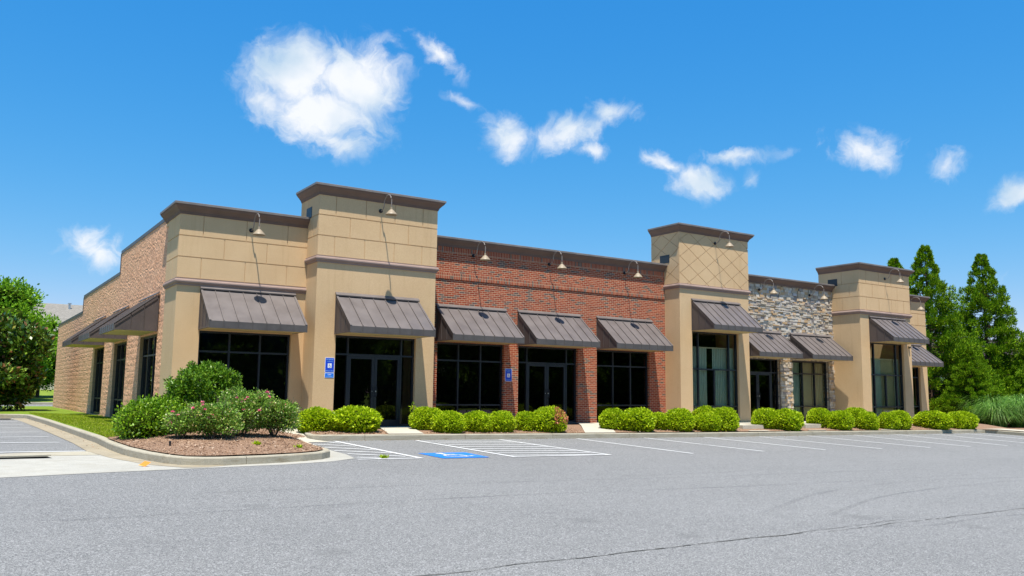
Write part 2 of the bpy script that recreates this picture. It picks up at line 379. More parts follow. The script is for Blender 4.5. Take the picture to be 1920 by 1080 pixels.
# ------------------------------------------------------------------ ground, roads, paving
apron = [(-30, -15.2), (-4.38, -9.84), (-3.05, -9.56), (-1.11, -9.24), (.3, -9.03), (1.33, -8.68), (1.98, -8.22), (2.14, -7.4), (2.16, -6.63), (2.2, -5.9), (1.4, -5.9), (0, -7), (-1.6, -6.5), (-2.2, -4), (-2.2, 0), (-2.3, 6), (-2.5, 11.2), (-3.1, 11.4), (-2.95, 8), (-2.86, 4), (-2.80, 0), (-2.76, YK), (-2.72, -5.8), (-30, -6.6)]
hole = [(-4.45, -7.12), (-3.44, -7.08), (-3.50, -6.66), (-4.45, -6.70)]
lot = [(-70, -52), (190, -52), (190, 11.8), (-70, 11.8)]
breaks = [(x, y) for x in (-10, 16, 45) for y in (-35, YK)]
breakedges = [(-10+.0, y) for y in (-50, -20, 5)] + [(x, YK) for x in range(-65, 190, 6)] + [(x, -35) for x in range(-65, 190, 12)] + [(16, y) for y in range(-50, 11, 4)] + [(-10, y) for y in range(-50, 11, 4)] + [(45, y) for y in range(-50, 11, 6)]
surf('parking_lot', lot, lambda x, y: ground(x, y), M['asphalt'], holes=[hole], extra=breaks+breakedges)
surf('concrete_apron', apron, lambda x, y: ground(x, y)+.005, M['apron'], holes=[hole], extra=[(-10, -8), (-10, -10), (-2.5, YK), (-2.6, YK), (-6, -8)])
def terr(x, y):
    if y < 11.9: return -.75
    if y < 33: return -.035
    if y < 46: return -.17
    return -.03 + min(1.2, (y-46)*.03)
surf('grass_ground', [(-1500, -1500), (1500, -1500), (1500, 2500), (-1500, 2500)], terr, M['farlawn'], holes=[[(-69.9, -51.9), (189.9, -51.9), (189.9, 11.7), (-69.9, 11.7)]],
     extra=[(x, y) for x in (-200, -80, -20, 0, 30, 100, 300) for y in (11.95, 32.9, 33.1, 45.9, 46.1, 70, 90, 300)])
surf('street', [(-200, 34), (200, 34), (200, 45), (-200, 45)], lambda x, y: -.14, M['asphalt'])
mb = MB(); sweep(mb, [(-200, 45), (200, 45)], [(0, -.3), (0, .14), (.02, .16), (.16, .16), (.16, -.3)], -.14, side=-1); tag(mb.build('street_kerb', M['kerb']), kind='structure')

# kerbs: swept in jointed lengths
KP = [(0, -.12), (0, .125), (.012, .145), (.03, .15), (.15, .15), (.15, -.12)]
def kerb_run(name, path, side, parts=3.05):
    P = [Vector(p) for p in path]; segs = []; cur = [P[0]]; acc = 0
    for a, b in zip(P, P[1:]):
        l = (b-a).length; d = (b-a)/l; t = 0
        while acc + (l-t) >= parts:
            t += parts-acc; q = a+d*t; cur.append(q-d*.006); segs.append(cur); cur = [q+d*.006]; acc = 0
        acc += l-t; cur.append(b)
    if len(cur) > 1: segs.append(cur)
    mb = MB()
    for s_ in segs: sweep(mb, s_, KP, 0, zf=lambda x, y: ground(x, y), side=side)
    return tag(mb.build(name, M['kerb']), kind='structure')
left_edge = [(-30, 11.72), (-3.3, 11.7), (-2.95, 11.6), (-2.72, 11.35), (-2.62, 11.0), (-2.45, 6), (-2.38, 1), (-2.33, -3), (-2.28, -5.6), (-2.2, -6.7), (-2.0, -7.7), (-1.77, -8.4), (-1.55, -8.75), (-1.2, -8.9), (-.87, -8.93), (-.04, -8.8), (.76, -8.54), (1.25, -8.28), (1.55, -7.95), (1.68, -7.5), (1.7, -7.0), (1.72, -6.3), (1.9, -5.3)]
kerb_run('island_kerb', left_edge, -1)
front_edge = [(3.05, -2.2), (2.78, -3.1), (2.66, -3.55), (2.72, -3.78), (2.95, -3.874), (34.2, -3.874), (34.6, -3.95), (34.75, -4.3), (34.5, -6), (33.5, -30)]
kerb_run('front_kerb', front_edge, -1)
# lawn, mulch island, front bed, paths
def inset(path, d, side=-1):
    P = [Vector(p) for p in path]; out = []
    for i in range(len(P)):
        a = (P[i]-P[i-1]).normalized() if i else (P[1]-P[0]).normalized(); b = (P[i+1]-P[i]).normalized() if i < len(P)-1 else a
        m = Vector((a.y, -a.x)) + Vector((b.y, -b.x)); m = m/m.length_squared*2*side; q = P[i]+m*d; out.append((q.x, q.y))
    return out
le = inset(left_edge, .14)
k_l = [p for p in le if p[1] > -4.6]; k_m = [p for p in le if p[1] <= -4.6]
lawn = k_l + [(-2.19, -4.6), (-1.6, -4.3), (-.6, -3.4), (.06, -2.2), (.06, 11.9), (.06, 33), (-30, 33)]
lawn_o = surf('lawn', lawn, lambda x, y: lerp(islz(x, min(y, 11)), -.03, (y-11)/3) + .012*noise.noise((x*2, y*2, 0)), M['lawn'], step=.5, extra=[])
mulch = [(-2.19, -4.6)] + [p for p in le if p[1] <= -4.6] + [(2.25, -4.65), (2.2, -3.6), (2.35, -2.2), (2.6, -.2), (2.6, .05), (.02, .05), (.06, -2.2), (-.6, -3.4), (-1.6, -4.3)]
surf('mulch_island', mulch, moundz, M['mulch'], step=.25)
surf('ramp', [(1.9, -5.35), (2.25, -4.62), (2.2, -3.6), (2.35, -2.2), (2.6, -.2), (2.6, .05), (3.75, .05), (3.75, -.95), (3.5, -.95), (3.2, -1.6), (3.0, -2.2), (2.78, -3.1), (2.66, -3.6), (2.75, -3.95), (3.0, -4.28), (2.4, -4.32), (2.3, -5.0), (2.2, -5.9), (2.0, -6.0)],
     lambda x, y: lerp(ground(x, y)+.010, -.02, (y+4.3)/2.6), M['path'], step=.4)
fe = inset(front_edge, .14)
bed = [(3.14, -2.2), (2.92, -3.1), (2.82, -3.5), (2.85, -3.70), (3.0, -3.734), (34.2, -3.734), (37.5, -3.7), (37.5, 3), (33, .3), (23, .3), (3.7, .3), (3.7, -.95), (3.5, -.95), (3.2, -1.6)]
surf('mulch_bed', bed, lambda x, y: bedz(x, y) - .012 + .012*noise.noise((x*5, y*5, 0)) + .03*max(0, 1-abs(y+2.6)/1.1), M['mulch'], step=.22)
def pathz(x, y): return bedz(x, y)+.028 - .02*max(0, 1-abs(y+3.6)/.5)
for nm, p in (('front_path', [(4.85, -3.74), (5.92, -3.74), (6.45, -2.2), (6.98, -.60), (4.35, -.60), (4.35, -.95), (5.85, -.95), (5.4, -2.2)]),
              ('front_path', [(11.55, -3.74), (12.8, -3.74), (14.2, -1.8), (15.3, -.5), (15.3, .5), (11.6, .5), (11.6, .0), (14.2, .0), (13.3, -1.3)]),
              ('front_path', [(19.1, -3.74), (20.2, -3.74), (20.75, -2.9), (19.75, -2.9)]),
              ('front_path', [(22.4, -3.74), (23.5, -3.74), (24.1, -2.9), (23.2, -2.9)]),
              ('front_path', [(27.0, -3.74), (28.1, -3.74), (28.9, -2.9), (27.9, -2.9)])):
    surf(nm, p, pathz if p[0][0] < 15 else (lambda x, y: bedz(x, YK)+.035), M['path'], step=.6)
mb = MB()
mb.box(18.9, 37.2, -1.75, .6, -.5, -.002); mb.box(19.6, 20.75, -2.95, -1.75, -.5, -.004); mb.box(23.2, 24.15, -2.95, -1.75, -.5, -.004); mb.box(27.9, 28.9, -2.95, -1.75, -.5, -.004)
tag(mb.build('raised_walkway', M['path']), kind='structure')
surf('side_bed', [(34.5, -3.8), (34.75, -4.5), (33.6, -30), (190, -30), (190, 11.9), (37.5, 11.9), (37.5, -3.7)], lambda x, y: ground(x, y)+.147+.02*noise.noise((x*.5, y*.5, 0)), M['mulch'], step=4)
surf('side_path', [(34.62, -3.85), (34.85, -4.4), (33.75, -30), (35.3, -30), (36.4, -4.4), (36.4, -3.85)], lambda x, y: ground(x, y)+.185, M['path'])
surf('gutter', [(-2.15, -7.1), (-2.2, -5.6), (-2.22, YK), (-2.25, 0), (-2.35, 6), (-2.6, 11.3), (-3.05, 11.3), (-2.93, 8), (-2.86, 4), (-2.80, 0), (-2.76, YK), (-2.72, -5.8), (-2.5, -7.2), (-2.1, -8.5), (-1.6, -9.15), (-1.2, -9.18), (-.7, -8.9), (-1.5, -8.55), (-1.95, -7.7)], lambda x, y: ground(x, y)+.009, M['gutter'], extra=[(-2.5, YK)])
surf('gutter', [(-30, 11.7), (-3.1, 11.7), (-3.1, 11.35), (-30, 11.35)], lambda x, y: ground(x, y)+.009, M['gutter'])
# apron's duller upper strip
surf('concrete_apron', [(-30, -6.6), (-2.72, -5.82), (-2.6, -6.65), (-3.44, -6.66), (-4.5, -6.70), (-30, -7.6)], lambda x, y: ground(x, y)+.009, M['gutter'] if False else M['kerb'])
# storm drain
t = empty('storm_drain', (-3.95, -6.9, ground(-3.95, -6.9))); tag(t, 'dark open storm drain slot in the pale concrete apron beside the side lot', 'drain')
mb = MB()
hz = [ground(*p)+.004 for p in hole]
for i in range(4):
    a, b = hole[i], hole[(i+1) % 4]; mb.add([(a[0], a[1], hz[i]), (b[0], b[1], hz[(i+1) % 4]), (b[0], b[1], -.62), (a[0], a[1], -.62)], [(0, 1, 2, 3)])
mb.add([(p[0], p[1], -.36) for p in hole], [(0, 1, 2, 3)])
mb.v = [(a+3.95, b+6.9, c-ground(-3.95, -6.9)) for a, b, c in mb.v]; mb.build('drain_pit', M['pit'], t)
mb = MB(); z = ground(-4, -6.6)+.004
mb.box(-.52, .52, .20, .27, .0, .028); mb.build('drain_lip', M['kerb'], t)
for i in range(4):
    mb = MB(); mb.box(-.3+.16*i+random.uniform(-.03, .03), -.22+.16*i, -.15, -.08, -.12, -.06+random.uniform(0, .03)); mb.build('litter', M['white'], t)

# painted lines
def strip(mb, pts, w, dz=.009, zf=ground, n=1):
    for (x0, y0), (x1, y1) in zip(pts, pts[1:]):
        d = Vector((x1-x0, y1-y0)); l = d.length
        if l < 1e-6: continue
        nx, ny = -d.y/l*w/2, d.x/l*w/2; k = max(1, int(l/1.5))
        for i in range(k):
            a, b = i/k, (i+1)/k
            q = [(x0+(x1-x0)*a+nx, y0+(y1-y0)*a+ny), (x0+(x1-x0)*b+nx, y0+(y1-y0)*b+ny), (x0+(x1-x0)*b-nx, y0+(y1-y0)*b-ny), (x0+(x1-x0)*a-nx, y0+(y1-y0)*a-ny)]
            mb.add([(p[0], p[1], zf(*p)+dz) for p in q], [(0, 1, 2, 3)])
LN = [((3.21, -4.05), (3.38, -8.51)), ((5.5, -4.12), (5.66, -8.68)), ((8.17, -4.08), (8.4, -8.74)), ((11.01, -4.04), (11.04, -8.86)), ((13.8, -3.97), (13.9, -8.73)), ((16.5, -4.0), (16.6, -8.73)), ((19.11, -4.14), (19.11, -8.91)), ((21.85, -4.03), (21.6, -8.99)), ((24.67, -4.02), (23.9, -9.05)), ((27.49, -3.95), (26.2, -9.1)), ((29.93, -4.2), (28.7, -9.1)), ((32.6, -4.1), (31.3, -9.1))]
mb = MB()
for a, b in LN: strip(mb, [a, b], .11)
for i, yy in enumerate([-5.83, -3.62, -1.4, .95, 3.35, 5.9, 8.25, 10.6]): strip(mb, [(-2.98-.015*i if i else -2.75, yy), (-8.0, yy-.02)], .10, .012)
for a, b in [((2.93, -4.39), (3.08, -4.73)), ((2.30, -4.85), (3.12, -5.6)), ((2.29, -5.75), (3.19, -6.54)), ((2.2, -6.55), (3.22, -7.34)), ((2.2, -7.32), (3.2, -8.1)), ((2.1, -8.07), (2.5, -8.38)), ((1.95, -8.46), (3.3, -8.5))]: strip(mb, [a, b], .09, .011)
for k in range(8): strip(mb, [(5.66+.015*k, -4.42-.56*k), (8.12+.02*k, -4.75-.56*k)], .09, .011)
strip(mb, [(5.7, -8.62), (8.36, -8.70)], .09, .011)
tag(mb.build('parking_lines', M['linepaint'], fixn=False), kind='structure')
# access symbol on the asphalt (flat paint)
def isa_strokes():
    S = []
    S.append(([(-.10, .34), (-.085, .12), (-.075, .02)], .085)); S.append(([(-.075, .02), (.13, .02), (.23, -.26), (.32, -.235)], .075)); S.append(([(-.08, .16), (.10, .16)], .06))
    w = [(.015+.235*math.cos(t), -.12+.235*math.sin(t)) for t in [R(a) for a in range(125, 345, 12)]]; S.append((w, .06))
    return S
def isa_mesh(mb, put, s=1.):
    for pts, w in isa_strokes():
        for (x0, y0), (x1, y1) in zip(pts, pts[1:]):
            d = Vector((x1-x0, y1-y0)); l = d.length; ex = d/l*w*.25; nx = Vector((-d.y, d.x))/l*w/2
            q = [Vector((x0, y0))-ex+nx, Vector((x1, y1))+ex+nx, Vector((x1, y1))+ex-nx, Vector((x0, y0))-ex-nx]
            mb.add([put(p.x*s, p.y*s) for p in q], [(0, 1, 2, 3)])
    mb.add([put((-.11+.075*math.cos(a))*s, (.42+.075*math.sin(a))*s) for a in [2*math.pi*k/14 for k in range(14)]], [tuple(range(14))])
t = empty('accessible_parking_symbol', (4.4, -8.06, ground(4.4, -8.06))); tag(t, 'blue square with white wheelchair symbol painted on the asphalt bay', 'road marking')
gz = lambda x, y: ground(4.4+x, -8.06+y)-ground(4.4, -8.06)
mb = MB(); mb.add([(x, y, gz(x, y)+.009) for x, y in [(-.56, -.58), (.6, -.58), (.65, .58), (-.58, .58)]], [(0, 1, 2, 3)]); mb.build('blue_square', M['bluepaint'], t, fixn=False)
mb = MB(); isa_mesh(mb, lambda x, y: (x*1.15, y*1.0, gz(x, y)+.014), 1.0); mb.build('wheelchair_figure', M['linepaint'], t, fixn=False)
# cracks
mb = MB()
def crack(a, b, w, wob=.03, n=60):
    pts = []
    for i in range(n+1):
        t_ = i/n; x = a[0]+(b[0]-a[0])*t_; y = a[1]+(b[1]-a[1])*t_ + wob*(noise.noise((x*1.3, a[1], 3))*2) + wob*.4*noise.noise((x*9, 0, 5)); pts.append((x, y))
    for p, q in zip(pts, pts[1:]): strip(mb, [p, q], w*random.uniform(.3, 1.15), .006)
crack((-4.5, -18.05), (3.8, -17.86), .022); crack((3.0, -17.9), (6.4, -17.72), .012); crack((4.2, -17.95), (9.6, -17.80), .016, .06); crack((5.3, -17.0), (6.6, -17.75), .007, .15)
crack((3.45, -8.72), (34, -9.15), .012, .05, 160); crack((9.0, -17.8), (16, -17.5), .010, .1)
tag(mb.build('asphalt_crack', M['crack'], fixn=False), kind='structure')

mb = MB()
def spl(pts, n=10):
    P = [Vector(p) for p in pts]; P = [P[0]*2-P[1]]+P+[P[-1]*2-P[-2]]; out = []
    for i in range(1, len(P)-2):
        for k in range(n):
            t_ = k/n; a, b, c, d = P[i-1:i+3]; out.append(tuple(.5*((2*b)+(c-a)*t_+(2*a-5*b+4*c-d)*t_*t_+(3*b-a-3*c+d)*t_**3)))
    return out+[tuple(P[-2])]
for p, w in (([(4.77, -16.52), (7.26, -15.45), (9.95, -14.87), (12.46, -14.81), (14.76, -15.17), (18, -16.2)], .10), ([(5.51, -17.04), (7.83, -16.17), (10.14, -15.72), (12.51, -15.55), (14.0, -15.54), (18, -16.9)], .09), ([(5.23, -17.9), (5.96, -18.2), (7.4, -18.1), (8.39, -18.15), (12, -18.6)], .08), ([(-2, -12.3), (2.81, -12.52), (7.29, -12.9), (14, -13.2)], .08), ([(-4, -14.0), (1.93, -13.9), (7.45, -14.3), (14, -14.4)], .10)):
    strip(mb, spl(p), w, .0045)
tag(mb.build('tyre_marks', M['tyre'], fixn=False), kind='structure')
# ------------------------------------------------------------------ the building
BT = empty('retail_building'); tag(BT, 'single storey strip mall with tan stucco towers, red brick and stone fronts and brown awnings', 'building')
X1, X2, X3, X4, X5, X6, X7 = 3.719, 7.674, 18.761, 22.733, 29.42, 33.36, 37.07
YT2, YB, YT3, YS, YT4, YE = -.923, .24, -.613, .155, -1.294, .156
def wall(mb, x0, x1, yf, th, z0, z1, ops, mi=0):
    """front wall with openings (xa, xb, za, zb)"""
    ops = sorted(ops); cur = x0
    for xa, xb, za, zb in ops:
        mb.box(cur, xa, yf, yf+th, z0, z1, mi); mb.box(xa, xb, yf, yf+th, zb, z1, mi); mb.box(xa, xb, yf, yf+th, z0, za, mi); cur = xb
    mb.box(cur, x1, yf, yf+th, z0, z1, mi)
def panels(mb, x0, x1, yf, rows, G=.011, P=.018):
    for z0, z1, js in rows:
        xs = [x0] + [j for j in js if x0+.05 < j < x1-.05] + [x1]
        for a, b in zip(xs, xs[1:]):
            aa = a if a == x0 else a+G; bb = b if b == x1 else b-G
            mb.box(aa, bb, yf-P, yf+.002, z0+(G if z0 > rows[-1][0]+.01 or True else 0), z1-.0 if z1 == rows[0][1] else z1-G*.2)
def panels_side(mb, xf, y0, y1, rows, sgn=-1, G=.011, P=.018):
    for z0, z1, js in rows:
        ys = [y0] + [j for j in js if y0+.05 < j < y1-.05] + [y1]
        for a, b in zip(ys, ys[1:]):
            aa = a if a == y0 else a+G; bb = b if b == y1 else b-G
            if sgn < 0: mb.box(xf-P, xf+.002, aa, bb, z0+G, z1 if z1 == rows[0][1] else z1-G*.2)
            else: mb.box(xf-.002, xf+P, aa, bb, z0+G, z1 if z1 == rows[0][1] else z1-G*.2)
CP = [(0, 0), (.035, 0), (.035, .035), (.05, .045), (.05, .075), (.066, .085), (.078, .105), (.105, .14), (.145, .18), (.168, .215), (.17, .235), (.185, .24), (.185, .252)]
CP = [(o*1.1, u) for o, u in CP]
CC = [(0, .252), (.218, .252), (.218, .312), (.208, .318), (-.22, .335), (-.22, .252)]
BP = [(0, 0), (.03, 0), (.032, .045), (.052, .05), (.075, .075), (.085, .105), (.08, .14), (.058, .165), (.045, .17), (.045, .2), (0, .205)]
def cornice(path, z, parent, scale=1.):
    mb = MB(); sweep(mb, path, CP, z); c = mb.build('cornice', M['cornice'], parent)
    mb = MB(); sweep(mb, path, CC, z); mb.build('coping', M['cap'], c); return c
def moulding(path, z, parent):
    mb = MB(); sweep(mb, path, BP, z); return mb.build('moulding', M['moulding'], parent)
zb = -.6
# left stucco block
mb = MB(); wall(mb, 0, X1, 0, .3, zb, 6.3, [(.68, 3.33, 0, 2.73)]); mb.box(0, .3, .3, 1.507, zb, 6.3); mb.box(0, .05, 1.507, 1.9, 5.9, 6.3)
rows1 = [(5.395, 6.0, [.63, 1.86, 3.09]), (4.79, 5.38, [1.24, 2.48]), (4.185, 4.775, [.62, 1.86, 3.10])]
panels(mb, -.014, X1, 0, rows1); panels_side(mb, 0, 0, 1.507, [(5.395, 6.0, [.62]), (4.79, 5.38, [1.1]), (4.185, 4.775, [.62])])
w1 = tag(mb.build('stucco_wall', M['stucco'], BT), 'left end block of scored tan stucco at the corner')
cornice([(0, 1.85), (0, 0), (X1, 0)], 6.0, w1); moulding([(0, 1.507), (0, 0), (X1, 0)], 3.98, w1)
# towers
def tower(xa, xb, yf, ztop, band, oz, bk, label, rows=None, diamond=False):
    mb = MB(); o0 = xa+.655; o1 = xb-.645
    wall(mb, xa, xb, yf, .3, zb, ztop+.25, [(o0, o1, 0, oz)])
    mb.box(xa, xa+.3, yf+.3, bk, zb, ztop+.25); mb.box(xb-.3, xb, yf+.3, bk, zb, ztop+.25); mb.box(xa+.3, xb-.3, bk-.3, bk, 4.5, ztop+.25)
    if rows:
        panels(mb, xa-.014, xb+.014, yf, rows)
        rs = [(a, b, [yf+.5 if i % 2 else yf+.9]) for i, (a, b, c) in enumerate(rows)]
        panels_side(mb, xa, yf, bk, rs); panels_side(mb, xb, yf, bk, rs, 1)
    if diamond:
        zz0, zz1 = band+.2, ztop
        def clip(poly, ax, val, keep_less):
            out = []
            for i in range(len(poly)):
                p, q = poly[i], poly[(i+1) % len(poly)]
                ip = (p[ax] <= val) == keep_less or p[ax] == val; iq = (q[ax] <= val) == keep_less or q[ax] == val
                if ip: out.append(p)
                if ip != iq:
                    t_ = (val-p[ax])/(q[ax]-p[ax]); r_ = [p[0]+(q[0]-p[0])*t_, p[1]+(q[1]-p[1])*t_]; r_[ax] = val; out.append(tuple(r_))
            return out
        def dia(u0, u1, cx0, put, off):
            W, H = .985, .668
            for i in range(-2, 8):
                for j in range(-2, 10):
                    cx = cx0 + W*.5*i; cz = 5.57 + H*.5*j
                    if (i+j) % 2 == 0: continue
                    s = .964
                    poly = [(cx-W/2*s, cz), (cx, cz-H/2*s), (cx+W/2*s, cz), (cx, cz+H/2*s)]
                    for ax, val, kl in ((0, u0, False), (0, u1, True), (1, zz0, False), (1, zz1, True)):
                        poly = clip(poly, ax, val, kl)
                        if len(poly) < 3: break
                    if len(poly) >= 3: mb.prism([put(*p) for p in poly], off)
        dia(xa-.014, xb+.014, xa+.53-.014, lambda u, z: (u, yf, z), (0, -.02, 0))
        dia(yf, bk, yf+.01, lambda u, z: (xa, u, z), (-.02, 0, 0))
    w = tag(mb.build('stucco_tower', M['stucco'], BT), label)
    path = [(xa, bk), (xa, yf), (xb, yf), (xb, bk)]
    cornice(path, ztop, w); moulding(path, band, w)
    return w
def rws(xa, zt): return [(zt-.598, zt, [xa+.51, xa+1.485, xa+2.46, xa+3.44]), (zt-1.22, zt-.615, [xa+.98, xa+1.97, xa+2.94]), (zt-1.83, zt-1.235, [xa+.5, xa+1.47, xa+2.46, xa+3.43])]
t2 = tower(X1, X2, YT2, 6.9, 4.87, 2.73, .62, 'first tall tower of scored tan stucco, beside the red brick', rws(X1, 6.9))
t3 = tower(X3, X4, YT3, 7.555, 5.29, 3.62, .98, 'middle tall tower with diamond scoring, between brick and stone', None, True)
t4 = tower(X5, X6, YT4, 6.9, 4.87, 3.60, .86, 'far tall tower of scored tan stucco, beyond the stone front', rws(X5, 6.9))
for w, xx, y0, y1, z0 in ((t2, X1, -.33, .12, 6.30), (t3, X3, -.08, .46, 6.36), (t4, X5, -.17, .34, 6.26)):
    mb = MB(); mb.box(xx-.03, xx-.016, y0, y1, z0, z0+.33); mb.build('flashing', M['flashing'], w)
# brick
mb = MB(); bo = [(8.42, 11.07, 0, 2.75), (11.685, 14.34, 0, 2.75), (15.25, 17.90, 0, 2.75)]
wall(mb, X2, X3, YB, .3, zb, 6.25, bo)
wb = tag(mb.build('brick_wall', M['brick'], BT, uv=True), 'red brick front with three awnings')
mb = MB(); mb.box(X2, X3, YB-.012, YB+.002, 5.80, 6.0); mb.build('soldier_course', M['soldier'], wb, uv=True)
mb = MB(); mb.box(X2, X3, YB-.03, YB+.002, 4.90, 5.105); mb.build('soldier_course', M['soldier'], wb, uv=True)
cornice([(X2, YB), (X3, YB)], 6.0, wb)
# stone front: individually laid ledger stones over a backing wall
so = [(22.98, 25.63, 0, 2.7), (26.46, 29.05, 0, 2.68)]
mb = MB(); wall(mb, X4, X5, YS+.06, .3, zb, 6.25, so); wsn = tag(mb.build('stone_wall', M['stonejoint'], BT), 'grey and buff ledger stone front')
mb = MB(); z = -.1
while z < 6.02:
    h = random.choice([.035, .045, .055, .07, .09, .12]); x = X4+random.uniform(0, .1)
    while x < X5-.02:
        w = random.uniform(.08, .42) * (1 if h < .09 else .7); xe = min(x+w, X5)
        segs = [(x, xe)]
        for xa, xb, za, zt in so:
            if z+h*.5 < zt:
                ns = []
                for a, b in segs:
                    if b <= xa or a >= xb: ns.append((a, b))
                    else:
                        if a < xa: ns.append((a, xa))
                        if b > xb: ns.append((xb, b))
                segs = ns
        for a, b in segs:
            if b-a > .02:
                p = random.uniform(0, .065)**1.0; j = random.uniform(-.004, .004)
                mb.box(a+.004, b-.004, YS+.045-p, YS+.2, z+.003+j, z+h-.003+j)
        x = xe
    z += h
# stone returns on opening jambs
for xa, sgn in ((25.63, 1), (26.46, -1), (29.05, 1), (22.98, -1)):
    z = -.1
    while z < 2.68:
        h = random.uniform(.04, .1)
        if sgn > 0: mb.box(xa-random.uniform(.0, .02), xa+.05, YS+.1, YS+.36, z+.003, z+h-.003)
        else: mb.box(xa-.05, xa+random.uniform(0, .02), YS+.1, YS+.36, z+.003, z+h-.003)
        z += h
mb.build('ledger_stones', M['stone'], wsn)
cornice([(X4, YS), (X5, YS)], 6.0, wsn)
# end stucco block
mb = MB(); wall(mb, X6, X7, YE, .3, zb, 6.25, [(33.78, 36.43, 0, 2.64)]); mb.box(X7-.3, X7, YE+.3, 20, zb, 6.25)
panels(mb, X6, X7+.014, YE, [(5.395, 6.0, [34.6, 35.8]), (4.79, 5.38, [34.0, 35.2, 36.4]), (4.185, 4.775, [34.6, 35.8])])
w5 = tag(mb.build('stucco_wall', M['stucco'], BT), 'far right end block of scored tan stucco')
cornice([(X6, YE), (X7, YE), (X7, 19)], 6.0, w5); moulding([(X6, YE), (X7, YE), (X7, 19)], 3.98, w5)
# side block wall (real displaced split faces)
def ktop(y): return 6.165 if y < 10.0 else (5.37 if y < 20.2 else 4.625)
SO = [(2.45, 5.1), (7.62, 10.25), (12.78, 15.42)]
ys = [1.5]; y = 1.5
edges = sorted([e for s in SO for e in s]+[10.0, 20.2, 30.8])
while y < 30.8:
    st = .045+.0045*y; nx = y+st
    for e in edges:
        if y+1e-6 < e < nx+st*.4: nx = e; break
    y = nx; ys.append(y)
zs = [-.5+.0508*i for i in range(int(6.67/.0508)+1)]+[6.165]
for e in (0, 2.73, 5.37, 4.625):
    k = min(range(len(zs)), key=lambda i: abs(zs[i]-e)); zs[k] = e
zs = sorted(set(zs)); ny, nz = len(ys), len(zs)
vs = []; 
for i, yy in enumerate(ys):
    for zz in zs:
        row = math.floor(zz/.203+100); joint = abs((zz/.203+100) % 1 - .5) > .44
        by = yy/.406 + (.5 if row % 2 else 0); cell = math.floor(by)
        d = .005*noise.fractal((yy*11, zz*11, 1.3), .7, 2.2, 4) + .0015*noise.cell((cell+.5, row+.5, 2.)) + .012*noise.noise((yy*17, zz*21, 7))
        if joint: d = min(d, -.003)
        edge = any(abs(yy-e) < 1e-4 for e in edges)
        vs.append((.03-(0 if edge else d), yy, zz))
fs = []
for i in range(ny-1):
    ym = (ys[i]+ys[i+1])/2; kt = ktop(ym); hw = any(a < ym < b for a, b in SO)
    for j in range(nz-1):
        zm = (zs[j]+zs[j+1])/2
        if zm > kt or (hw and 0 < zm < 2.73): continue
        fs.append((i*nz+j, (i+1)*nz+j, (i+1)*nz+j+1, i*nz+j+1))
mb = MB(); mb.add(vs, fs); wk = tag(mb.build('block_wall', M['block'], BT, uv=True, fixn=False), 'tan split face block side wall, stepping down to the rear')
for p in []: pass
for a, b in SO:
    mb = MB(); mb.box(.036, .34, a-.02, a, 0, 2.75); mb.box(.036, .34, b, b+.02, 0, 2.75); mb.box(.036, .34, a, b, 2.732, 2.76); mb.box(.036, .34, a, b, -.05, -.001)
    mb.build('window_reveal', M['blocksmooth'], wk, uv=True)
mb = MB()
for y0, y1, k in ((1.9, 10.03, 6.165), (10.05, 20.23, 5.37), (20.25, 30.83, 4.625)):
    mb.box(.012, .33, y0, y1, k-.02, k+.10)
mb.box(.0, .33, 9.99, 10.03, 5.47, 6.15); mb.box(.0, .33, 20.19, 20.23, 4.72, 5.35)
mb.build('coping', M['awning_fascia'], wk)
mb = MB()
mb.box(.08, .33, 1.5, 2.43, zb, 5.9)
for a, b in ((5.12, 7.6), (10.27, 12.76), (15.44, 30.8)): mb.box(.08, .33, a, b, zb, 4.5)
mb.box(.08, .33, 2.43, 10.0, 2.77, 5.9); mb.box(.08, .33, 10.0, 15.44, 2.77, 4.6); mb.box(.08, 37, 30.5, 30.8, zb, 4.6)
mb.build('rear_wall', M['tanwall'], BT)
# roof and dark interior
mb = MB(); mb.box(.34, 36.7, .6, 10, 5.0, 5.1); mb.box(.34, 36.7, 10, 20, 4.3, 4.4); mb.box(.34, 36.7, 20, 30.5, 3.9, 4.0); mb.build('roof', M['roof'], BT)
mb = MB(); mb.box(.34, 36.7, .55, 30.4, -.1, -.015); mb.box(4.0, 7.4, -.62, .55, -.1, -.015); mb.box(19.1, 22.4, -.3, .55, -.1, -.015); mb.box(29.7, 33, -.98, .55, -.1, -.015)
mb.box(5.6, 36.6, 6.5, 6.6, 0, 5); mb.box(5.5, 5.6, 7, 30, 0, 4); mb.box(.34, 36.7, .6, 6.4, 3.75, 3.8)
for xx in (7.8, 18.9, 22.9, 29.6): mb.box(xx-.05, xx+.05, .65, 6.4, 0, 3.7)
mb.build('interior', M['interior'], BT)

